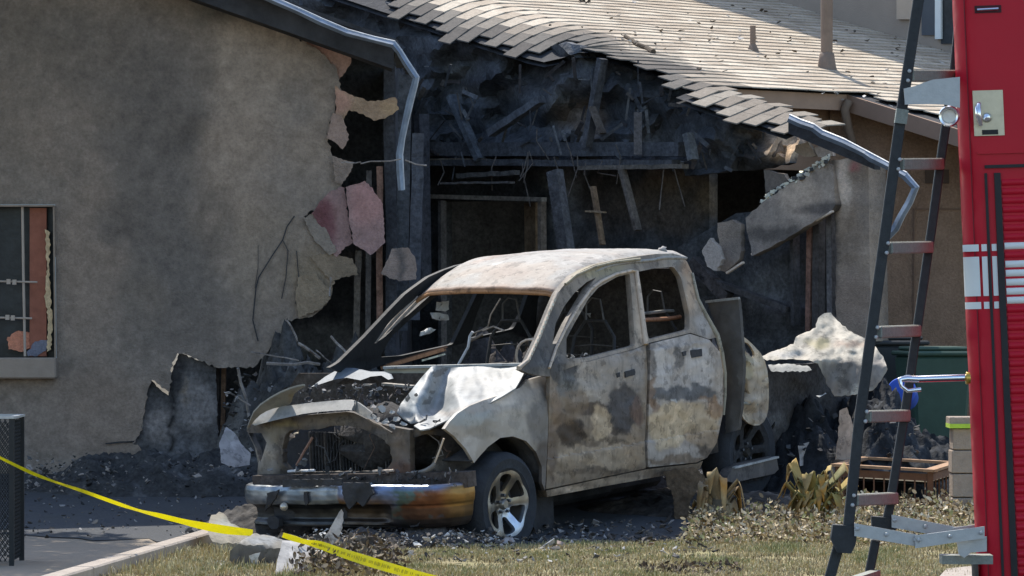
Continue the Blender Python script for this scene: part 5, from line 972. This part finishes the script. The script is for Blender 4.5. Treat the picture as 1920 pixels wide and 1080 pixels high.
# ------------------------------------------------------------------ wooden box, bins, block pier
pc = [G(1578, 945), G(1745, 948), G(1790, 925)]
wb = thing('wooden_planter', 'low brown wooden planter box with slatted sides beside the block pier', 'planter box', pc[0])
A = P(1572, 872, 37.6); Bq = P(1744, 882, 37.2); Cq = P(1790, 868, 38.0); D = A+Cq-Bq
def rail(a, b, w, d, name, mat, par): mb = MB(); mb.bar(a, b, w, d); return mb.build(name, mat, par)
for a, b in ((A, Bq), (Bq, Cq), (Cq, D), (D, A)):
    t = (b-a).normalized()*.05; rail(a-t, b+t, .10, .022, 'top_rail', M['woodlite'], wb)
H0 = Vector((0, 0, -.30))
for p in (A, Bq, Cq, D): rail(p+Vector((0, 0, -.012)), p+H0, .05, .05, 'post', M['wood'], wb)
def slats(a, b, n, w, top, bot):
    for i in range(n):
        t = (i+.5)/n; p = a*(1-t)+b*t; rail(p+Vector((0, 0, top)), p+Vector((0, 0, bot)), .012, w, 'slat', M['wood'], wb)
for a, b, n in ((A, Bq, 9), (Bq, Cq, 7), (D, A, 6)):
    rail(a+Vector((0, 0, -.06)), b+Vector((0, 0, -.06)), .02, .06, 'rail', M['wood'], wb); rail(a+Vector((0, 0, -.27)), b+Vector((0, 0, -.27)), .02, .05, 'rail', M['wood'], wb); slats(a, b, n, .03, -.09, -.25)
mb = MB(); mb.add([p+Vector((0, 0, -.1)) for p in (A, Bq, Cq, D)], [(0, 1, 2, 3)]); mb.add([p+Vector((0, 0, -.12)) for p in (A, Bq, Cq, D)], [(3, 2, 1, 0)]); mb.build('soil_fill', M['soil'], wb)
def cart(name, lab, cat, base, w, dpt, h, mat, rot=.2):
    th = thing(name, lab, cat, base); R3 = Matrix.Rotation(rot, 3, 'Z'); V = []
    for z, k in ((.06, .78), (h*.9, 1.)):
        for x, y in ((-1, -1), (1, -1), (1, 1), (-1, 1)): V.append(Vector(base)+R3 @ Vector((x*w/2*k, y*dpt/2*k, z)))
    o = mk('bin_body', V, [(3, 2, 1, 0), (4, 5, 6, 7), (0, 1, 5, 4), (1, 2, 6, 5), (2, 3, 7, 6), (3, 0, 4, 7)], mat, th); o.modifiers.new('b', 'BEVEL').width = .03
    mb = MB(); mb.box(Vector(base)+Vector((0, 0, h*.915)), (w*1.08, dpt*1.08, .045), R3); mb.box(Vector(base)+R3 @ Vector((0, 0, h*.955)), (w*.9, dpt*.9, .04), R3); o = mb.build('lid', mat, th); o.modifiers.new('b', 'BEVEL').width = .015
    mb = MB(); mb.tube([Vector(base)+R3 @ Vector((-w*.4, dpt*.56, h*.86)), Vector(base)+R3 @ Vector((w*.4, dpt*.56, h*.86))], .018, 8); mb.build('handle', mat, th)
    for s in (-1, 1):
        mb = MB(); mb.lathe(Vector(base)+R3 @ Vector((s*w*.42, dpt*.42, .1)), R3 @ Vector((1, 0, 0)), [(.03, -.025), (.1, -.025), (.1, .025), (.03, .025)], 18); mb.build('wheel', M['black'], th)
    return th
b1 = G(1752, 866); cart('wheeled_bin', 'dark green wheeled refuse bin behind the wooden planter', 'bin', (b1.x, 41.2, gz(0, 41.2)), .58, .6, 1.08, M['greenbin'])
cart('wheeled_bin', 'charcoal wheeled bin in shade close to the crumpled sheet', 'bin', (P(1672, 0, 42).x, 42.2, gz(0, 42.2)), .55, .6, 1.1, pm('dark_bin', (.03, .033, .034), .6, .2, 9, .05))
mb = MB(); c = P(1690, 735, 40.2); mb.lathe(c, (-.25, -.93, .25), [(0, .03), (.08, .028), (.125, .015), (.138, -.01), (.13, -.05), (.115, -.24), (0, -.25)], 36)
tag(mb.build('blue_bucket', M['blue'], None, True), 'round bright blue plastic bucket behind the ladder rail', 'bucket')
pier = thing('block_pier', 'short grey concrete block pier with a lime stripe next to the red fire engine', 'pier', G(1812, 990))
for k, (y0, y1) in enumerate([(781, 803), (803, 844), (844, 888), (888, 933), (933, 992)]):
    a = P(1786+rnd.uniform(-1.5, 1.5), y1, 36.8); b = P(1862, y0, 36.8); e = .03 if k == 0 else 0
    mb = MB(); mb.box(((a.x+b.x)/2-e/2, 36.95-e/2, (a.z+b.z)/2), (b.x-a.x+e, .3+e, b.z-a.z-.008)); o = mb.build('cap_block' if k == 0 else 'block', M['cmu'], pier); o.modifiers.new('b', 'BEVEL').width = .006
a = P(1785, 803, 36.8); b = P(1862, 794, 36.8); mb = MB(); mb.box(((a.x+b.x)/2, 36.95-.02, (a.z+b.z)/2), (b.x-a.x+.045, .352, b.z-a.z-.004)); mb.build('painted_stripe', M['lime'], pier)
# ------------------------------------------------------------------ black mesh cage at far left
cage = thing('wire_mesh_bin', 'black expanded mesh litter bin at the left edge with flat metal rim', 'litter bin', G(10, 1110))
c0 = P(22, 785, 32.); cz = c0.z; cx0 = c0.x
mb = MB()
for i in range(46):
    z = -.1+i*.042
    for sgn in (1, -1):
        for t0, t1 in ((0, 1),):
            pass
def meshpanel(o0, dx, w, h, par):
    mb = MB(); st = .038
    n = int((w+h)/st)
    for i in range(-int(h*.7/st), int(w/st)+1):
        for s in (1, -1):
            a = i*st if s == 1 else i*st+h*.7; b = a+s*h*.7; za, zb = 0., h
            ta = [0., 1.]
            def clip(lo, hi):
                d = b-a; t0, t1 = 0., 1.
                for bound, sg in ((lo, 1), (hi, -1)):
                    if d*sg > 0: t0 = max(t0, (bound-a)/d)
                    else: t1 = min(t1, (bound-a)/d)
                return t0, t1
            t0, t1 = clip(0, w)
            if t1-t0 < .02: continue
            mb.bar(o0+dx*(a+(b-a)*t0)+Vector((0, 0, h*t0)), o0+dx*(a+(b-a)*t1)+Vector((0, 0, h*t1)), .006, .010, dx.cross(Vector((0, 0, 1))))
    o = mb.build('mesh_panel', M['mesh'], par); o['kind'] = 'stuff'; return o
zb = 0.; hh = cz-.0
meshpanel(Vector((cx0-.7, 32., .03)), Vector((1, 0, 0)), .68, hh-.05, cage); meshpanel(Vector((cx0-.01, 32.02, .03)), Vector((0, 1, 0)), .62, hh-.05, cage); meshpanel(Vector((cx0-.7, 32.66, .03)), Vector((1, 0, 0)), .68, hh-.05, cage)
for x, y in ((cx0, 32.), (cx0-.7, 32.), (cx0, 32.66), (cx0-.7, 32.66)): rail(Vector((x, y, 0)), Vector((x, y, cz)), .035, .035, 'post', M['mesh'], cage)
for a, b in (((cx0+.02, 32.), (cx0-.72, 32.)), ((cx0, 32.), (cx0, 32.66)), ((cx0+.02, 32.66), (cx0-.72, 32.66))): rail(Vector((*a, cz+.008)), Vector((*b, cz+.008)), .05, .016, 'rim', M['alu'], cage)
# ------------------------------------------------------------------ caution tape
def tapes(pts, lab, Yf, wpx):
    n = len(pts); V = []
    for i, (x, y, w, tw) in enumerate(pts):
        a = pts[max(0, i-1)]; b = pts[min(n-1, i+1)]; L = math.hypot(b[0]-a[0], b[1]-a[1]); nx, ny = -(b[1]-a[1])/L, (b[0]-a[0])/L
        for s in (-1, 0, 1): V.append(P(x+nx*w/2*s, y+ny*w/2*s, Yf(x)+tw*s*.03+(.012*noise.noise(Vector((x*.05, 2, 1))) if s == 0 else 0)))
    Fq = [(3*i+j, 3*i+j+1, 3*i+j+4, 3*i+j+3) for i in range(n-1) for j in (0, 1)]
    th = thing('caution_tape', lab, 'tape', V[0]); o = mk('tape_band', V, Fq, M['tape'], th); o.modifiers.new('s', 'SOLIDIFY').thickness = .0006
    return th
def catm(pts, k=6):
    out = []
    for i in range(len(pts)-1):
        p0 = pts[max(0, i-1)]; p1 = pts[i]; p2 = pts[i+1]; p3 = pts[min(len(pts)-1, i+2)]
        for j in range(k):
            t = j/k; out.append(tuple(.5*((2*p1[q])+(-p0[q]+p2[q])*t+(2*p0[q]-5*p1[q]+4*p2[q]-p3[q])*t*t+(-p0[q]+3*p1[q]-3*p2[q]+p3[q])*t**3) for q in range(4)))
    return out+[pts[-1]]
Yt = lambda x: 31.6+.0016*x
t1 = tapes(catm([(-30, 842, 5, 1), (0, 858, 5, 1), (60, 887, 6, 1.2), (110, 906, 4, 1.2), (150, 919, 6, 1), (220, 944, 7, .6), (260, 957, 5, .9), (300, 967, 9, .5), (340, 977, 10, .5), (370, 984, 13, .5), (420, 993, 16, .3), (474, 999, 12, 0)]), 'yellow barrier tape sagging from the left edge to the broken slabs', Yt, 10)
tp2 = catm([(530, 1003, 9, .5), (552, 1010, 11, .5), (572, 1016, 9, .8), (600, 1022, 15, .3), (640, 1036, 17, .2), (690, 1052, 19, .2), (740, 1067, 18, .3), (800, 1083, 16, .3), (860, 1098, 16, .3)])
t2 = tapes(tp2, 'yellow barrier tape with faint dark print slanting out at the bottom edge', lambda x: 30.95-.0034*(x-530), 16)
mb = MB(); rnd = random.Random(8); q = 0.
for (x, y, w, tw) in tp2[14:]:
    for k in range(4):
        xx = x+k*1.9+rnd.uniform(-.4, .4); yy = y+k*.58; h = w*rnd.uniform(.2, .42)
        if rnd.random() < .3: continue
        a = P(xx+h*.16, yy-h*.5, 30.938-.0034*(xx-530)); b = P(xx-h*.16, yy+h*.5, 30.938-.0034*(xx-530)); mb.bar(a, b, .003, .002, (0, 1, 0))
tag(mb.build('worn_print', M['ink'], t2), kind='stuff')
# ------------------------------------------------------------------ fire engine corner with folding ladder
eng = thing('fire_engine', 'red fire engine corner with white bands, roller shutter and a black rung ladder', 'fire engine', P(1838, 1448, 18))
xl = lambda y: 1790+.0426*y
PXM = F/18.
def FE(s, y, off=0., r=34.):
    if s < r*math.pi/2 and s >= 0:
        ph = s/r; x = r-r*math.cos(ph); d = r-r*math.sin(ph); nx, ny = -math.cos(ph), -math.sin(ph)
    elif s < 0: x = -.13*s; d = r-s; nx, ny = -1, 0
    else: x = r+(s-r*math.pi/2); d = 0; nx, ny = 0, -1
    p = P(xl(y)+x, y-.030*x, 18.); return p+Vector((nx*off, d/PXM+ny*off, 0))
def fpanel(name, s0, s1, y0, y1, off, thick, mat, par, sp=14, round_=0):
    poly = [(s0, y0), (s1, y0), (s1, y1), (s0, y1)]
    return sheet(name, poly, lambda s, y: FE(s, y, off), mat, par, (), sp, thick, (0, 1, 0), None, True, 40)
body = fpanel('body', -900, 700, -200, 1480, 0, .03, M['red'], eng, 30)
for y0, y1 in ((459, 472), (482, 556), (567, 580)):
    for s0, s1 in ((2, 45), (50, 60), (69, 78)): fpanel('white_band', s0, s1, y0, y1, .0035, .003, M['white'], body, 7)
fpanel('seam', 36, 38, -200, 1480, .0015, .002, pm('seam_shadow', (.16, .01, .015), .5, .1, 9, 0), body, 20)
fpanel('trim_strip', 61, 66, 326, 1480, .008, .01, M['black'], body, 12); fpanel('trim_strip', 79, 91, 326, 1480, .012, .014, M['black'], body, 12)
fpanel('drip_rail', 62, 700, 311, 317, .012, .012, M['black'], body, 20); fpanel('drip_rail', 50, 700, 286, 290, .010, .012, M['red'], body, 20)
y = 336.
sl_n = 0
while y < 1250:
    q = y+17; mb = MB(); mat = M['white'] if (458 < y+8 < 472 or 480 < y+8 < 560 or 563 < y+8 < 580) else M['red']
    V = []
    for s in (93, 250, 700):
        for dy, of in ((.5, -.008), (3, .004), (8.5, .008), (14, .004), (16.4, -.008)): V.append(FE(s, y+dy, of))
    Fq = [(i*5+k, i*5+k+1, (i+1)*5+k+1, (i+1)*5+k) for i in range(2) for k in range(4)]
    o = mk('shutter_slat', V, Fq, mat, body, None, True, 60); y += 17
hp_ = fpanel('latch_plate', 46, 102, 171, 256, .006, .006, M['plate'], body, 12)
mb = MB(); mb.tube([FE(56, 196, .02), FE(53, 205, .04), FE(53, 220, .045), FE(57, 236, .03)], [.010, .013, .013, .009], 10); mb.build('latch_handle', M['chrome'], hp_, True)
mb = MB(); mb.lathe(FE(70, 222, .012), (-.2, -.95, 0), [(0, .02), (.014, .016), (.02, 0)], 18); mb.build('latch_boss', M['chrome'], hp_, True)
fpanel('label_plate', 60, 90, 245, 254, .009, .004, M['black'], hp_, 8)
fpanel('grab_recess', 56, 106, 12, 26, .004, .004, pm('recess_shadow', (.05, .01, .012), .6, .1, 9, 0), body, 8)
mb = MB(); mb.tube([FE(60, 20, .012), FE(100, 19, .012)], .006, 8); mb.build('grab_bar', M['chrome'], body, True)
fpanel('corner_bracket', 2, 22, 1046, 1120, .02, .03, M['black'], body, 12)
# ladder
lad = MB(); YL, YR = 17.75, 18.25
LL = [(1730, -60), (1722, 0), (1690, 210), (1651, 500), (1612, 780), (1590, 990)]; RR = [(1806, -40), (1789, 130), (1768, 270), (1745, 440), (1716, 640), (1697, 770), (1668, 950), (1655, 1010)]
def rails(pts, Y, w, name):
    mb = MB()
    for i in range(len(pts)-1): mb.bar(P(*pts[i], Y), P(pts[i+1][0]+(pts[i+1][0]-pts[i][0])*.01, pts[i+1][1]+4, Y), w, .035, (0, 1, 0))
    o = mb.build(name, M['dark_rail'], ladder); o.modifiers.new('b', 'BEVEL').width = .004; return o
mb = MB(); mb.bar(P(1692, 205, YL-.005), P(1688, 232, YL-.005), .047, .05, (0, 1, 0)); ladder = mb.build('ladder', M['tread'], eng)
rails(LL, YL, .042, 'ladder_rail'); rails(RR, YR, .036, 'ladder_rail')
rails([(1576, 1010), (1550, 1100)], YL+.03, .042, 'ladder_rail'); rails([(1642, 1012), (1624, 1100)], YR+.03, .036, 'ladder_rail')
tr = [((1704, 142), (1790, 142)), ((1686, 308), (1762, 307)), ((1664, 465), (1742, 463)), ((1644, 623), (1719, 620)), ((1624, 781), (1699, 779)), ((1600, 938), (1676, 934))]
tm = None
for a, b in tr:
    p, q = P(*a, YL+.02), P(*b, YR-.01); mb = MB(); mb.bar(p, q, .042, .048); o = mb.build('rung', M['tread'], ladder); o.modifiers.new('b', 'BEVEL').width = .005
    for k in (-9, 9): mb = MB(); mb.lathe(P(a[0]-k*.15, a[1]+k, YL-.02), (0, -1, 0), [(0, .008), (.006, .007), (.0085, 0)], 10); mb.build('bolt', M['alu'], ladder, True)
mb = MB(); mb.bar(P(1575, 1102, YL), P(1642, 1080, YR), .04, .05); mb.build('rung', M['tread'], ladder)
def lplate(name, poly, Y, thick, mat, par, Y2=None):
    xs = [p[0] for p in poly]; x0, x1 = min(xs), max(xs)
    return sheet(name, poly, lambda x, y: P(x, y, Y+((Y2 or Y)-Y)*(x-x0)/(x1-x0)), mat, par, (), 10, thick, (0, 1, 0))
lplate('ladder_bracket', [(1695, 166), (1717, 161), (1734, 154), (1750, 149), (1800, 144), (1800, 202), (1772, 196), (1740, 195), (1697, 196)], 17.70, .012, M['alu'], ladder)
lplate('hinge_plate', [(1562, 984), (1600, 986), (1608, 996), (1604, 1022), (1596, 1038), (1570, 1036), (1558, 1010)], YL-.03, .07, M['dark_rail'], ladder); lplate('hinge_plate', [(1634, 968), (1682, 972), (1684, 990), (1664, 1004), (1636, 1000)], YR-.03, .06, M['dark_rail'], ladder)
for a, b, Y, nm in [((1602, 990), (1722, 1014), YL-.05, 'link_arm'), ((1716, 1013), (1846, 998), YL-.075, 'link_arm'), ((1672, 974), (1798, 1000), YR-.05, 'link_arm'), ((1788, 998), (1850, 992), YR-.07, 'link_arm')]:
    dy = 11; lplate(nm, [(a[0], a[1]-dy+2), (b[0], b[1]-dy), (b[0], b[1]+dy), (a[0], a[1]+dy+4)], Y, .012, M['alu'], ladder)
    for t in (.05, .5, .95): mb = MB(); mb.lathe(P(a[0]+(b[0]-a[0])*t, a[1]+(b[1]-a[1])*t, Y-.006), (0, -1, 0), [(0, .008), (.007, .006), (.009, 0)], 10); mb.build('bolt', M['alu'], ladder, True)
lplate('step_bracket', [(1794, 1014), (1850, 1006), (1850, 1034), (1820, 1036), (1808, 1046), (1798, 1040)], YL-.04, .02, M['alu'], ladder); mb = MB(); a, b = P(1772, 1048, YL), P(1850, 1048, YL+.1); mb.box((a+b)/2, ((b-a).length, .12, .035)); mb.build('folding_step', M['tread'], ladder)
mb = MB(); c = P(1780, 218, 17.85); mb.lathe(c, (-.3, -.95, 0), [(.026, .0), (.030, .012), (.038, .014), (.043, .002), (.038, -.01), (.028, -.012)], 36, closed=True); rl = mb.build('lamp_ring', M['chrome'], eng, True)
mb = MB(); mb.lathe(c, (-.3, -.95, 0), [(0, .002), (.026, .0)], 24); mb.lathe(c+Vector((0, .012, 0)), (-.3, -.95, 0), [(0, 0), (.028, 0)], 24); mb.build('lamp_lens', M['white'], rl, True)
mb = MB(); mb.tube([P(1716, 711, 17.9), P(1812, 708, 17.98)], .014, 12); gr = mb.build('grab_handle', M['chrome'], eng, True)
mb = MB(); mb.tube([P(1811, 709, 17.98), P(1813, 709, 17.98), P(1819, 708.6, 17.98)], [.024, .026, .022], 12); mb.build('brass_collar', pm('brass', (.55, .36, .08), .35, .1, 20, 0, metal=.8), gr, True)
mb = MB(); mb.tube([P(1722, 711, 17.9), P(1700, 710, 17.89), P(1687, 712, 17.88), P(1690, 724, 17.88), P(1702, 733, 17.88), P(1726, 730, 17.89)], [.014, .015, .012, .008, .008, .010], 10); mb.build('grab_grip', M['chrome'], gr, True)
gsheet('walkway', [(G(1760, 1090).x, G(1760, 1090).y), (G(1775, 1074).x, G(1775, 1074).y), (G(1850, 1066).x, G(1850, 1066).y), (4.6, G(1850, 1066).y), (4.6, G(1760, 1090).y)], .03, M['curbstone'], .5)
# ------------------------------------------------------------------ tree added out of frame to shade the drive
tc = Vector((-5.95, 36.8, 6.2)); tree = thing('unseen_shade_tree', 'unseen leafy tree added left of the house to shade the concrete', 'tree', (tc.x, tc.y, gz(tc.x, tc.y)))
mb = MB(); b0 = Vector((tc.x, tc.y, gz(tc.x, tc.y)-.05)); mb.tube([b0, b0+Vector((.05, 0, 1.5)), b0+Vector((0, .1, 3.2)), tc+Vector((0, 0, .6))], [.2, .16, .13, .04], 10)
for k in range(7): q = k*.9; mb.tube([b0+Vector((0, .05, 2.6+.25*k)), tc+Vector((1.2*math.cos(q), 1.6*math.sin(q), .3*math.sin(k)))], [.07, .02], 6)
mb.build('trunk', M['bark'], tree, True)
rnd = random.Random(77); V = []; Fq = []
while len(V) < 11000*4:
    d = Vector((rnd.uniform(-1, 1), rnd.uniform(-1, 1), rnd.uniform(-1, 1)))
    if (abs(d.x)**3+abs(d.y)**3+abs(d.z)**3) > 1*(1+.35*noise.noise(d*2.5)): continue
    p = tc+Vector((d.x*1.6+d.y*.35, d.y*2.7, d.z*1.3)); a = Vector((rnd.gauss(0, 1), rnd.gauss(0, 1), rnd.gauss(0, 1))).normalized(); b = a.orthogonal().normalized(); s = rnd.uniform(.07, .14); n = len(V)
    V += [p-a*s, p+b*s*.45, p+a*s, p-b*s*.45]; Fq.append((n, n+1, n+2, n+3))
mk('crown', V, Fq, M['foliage'], tree)
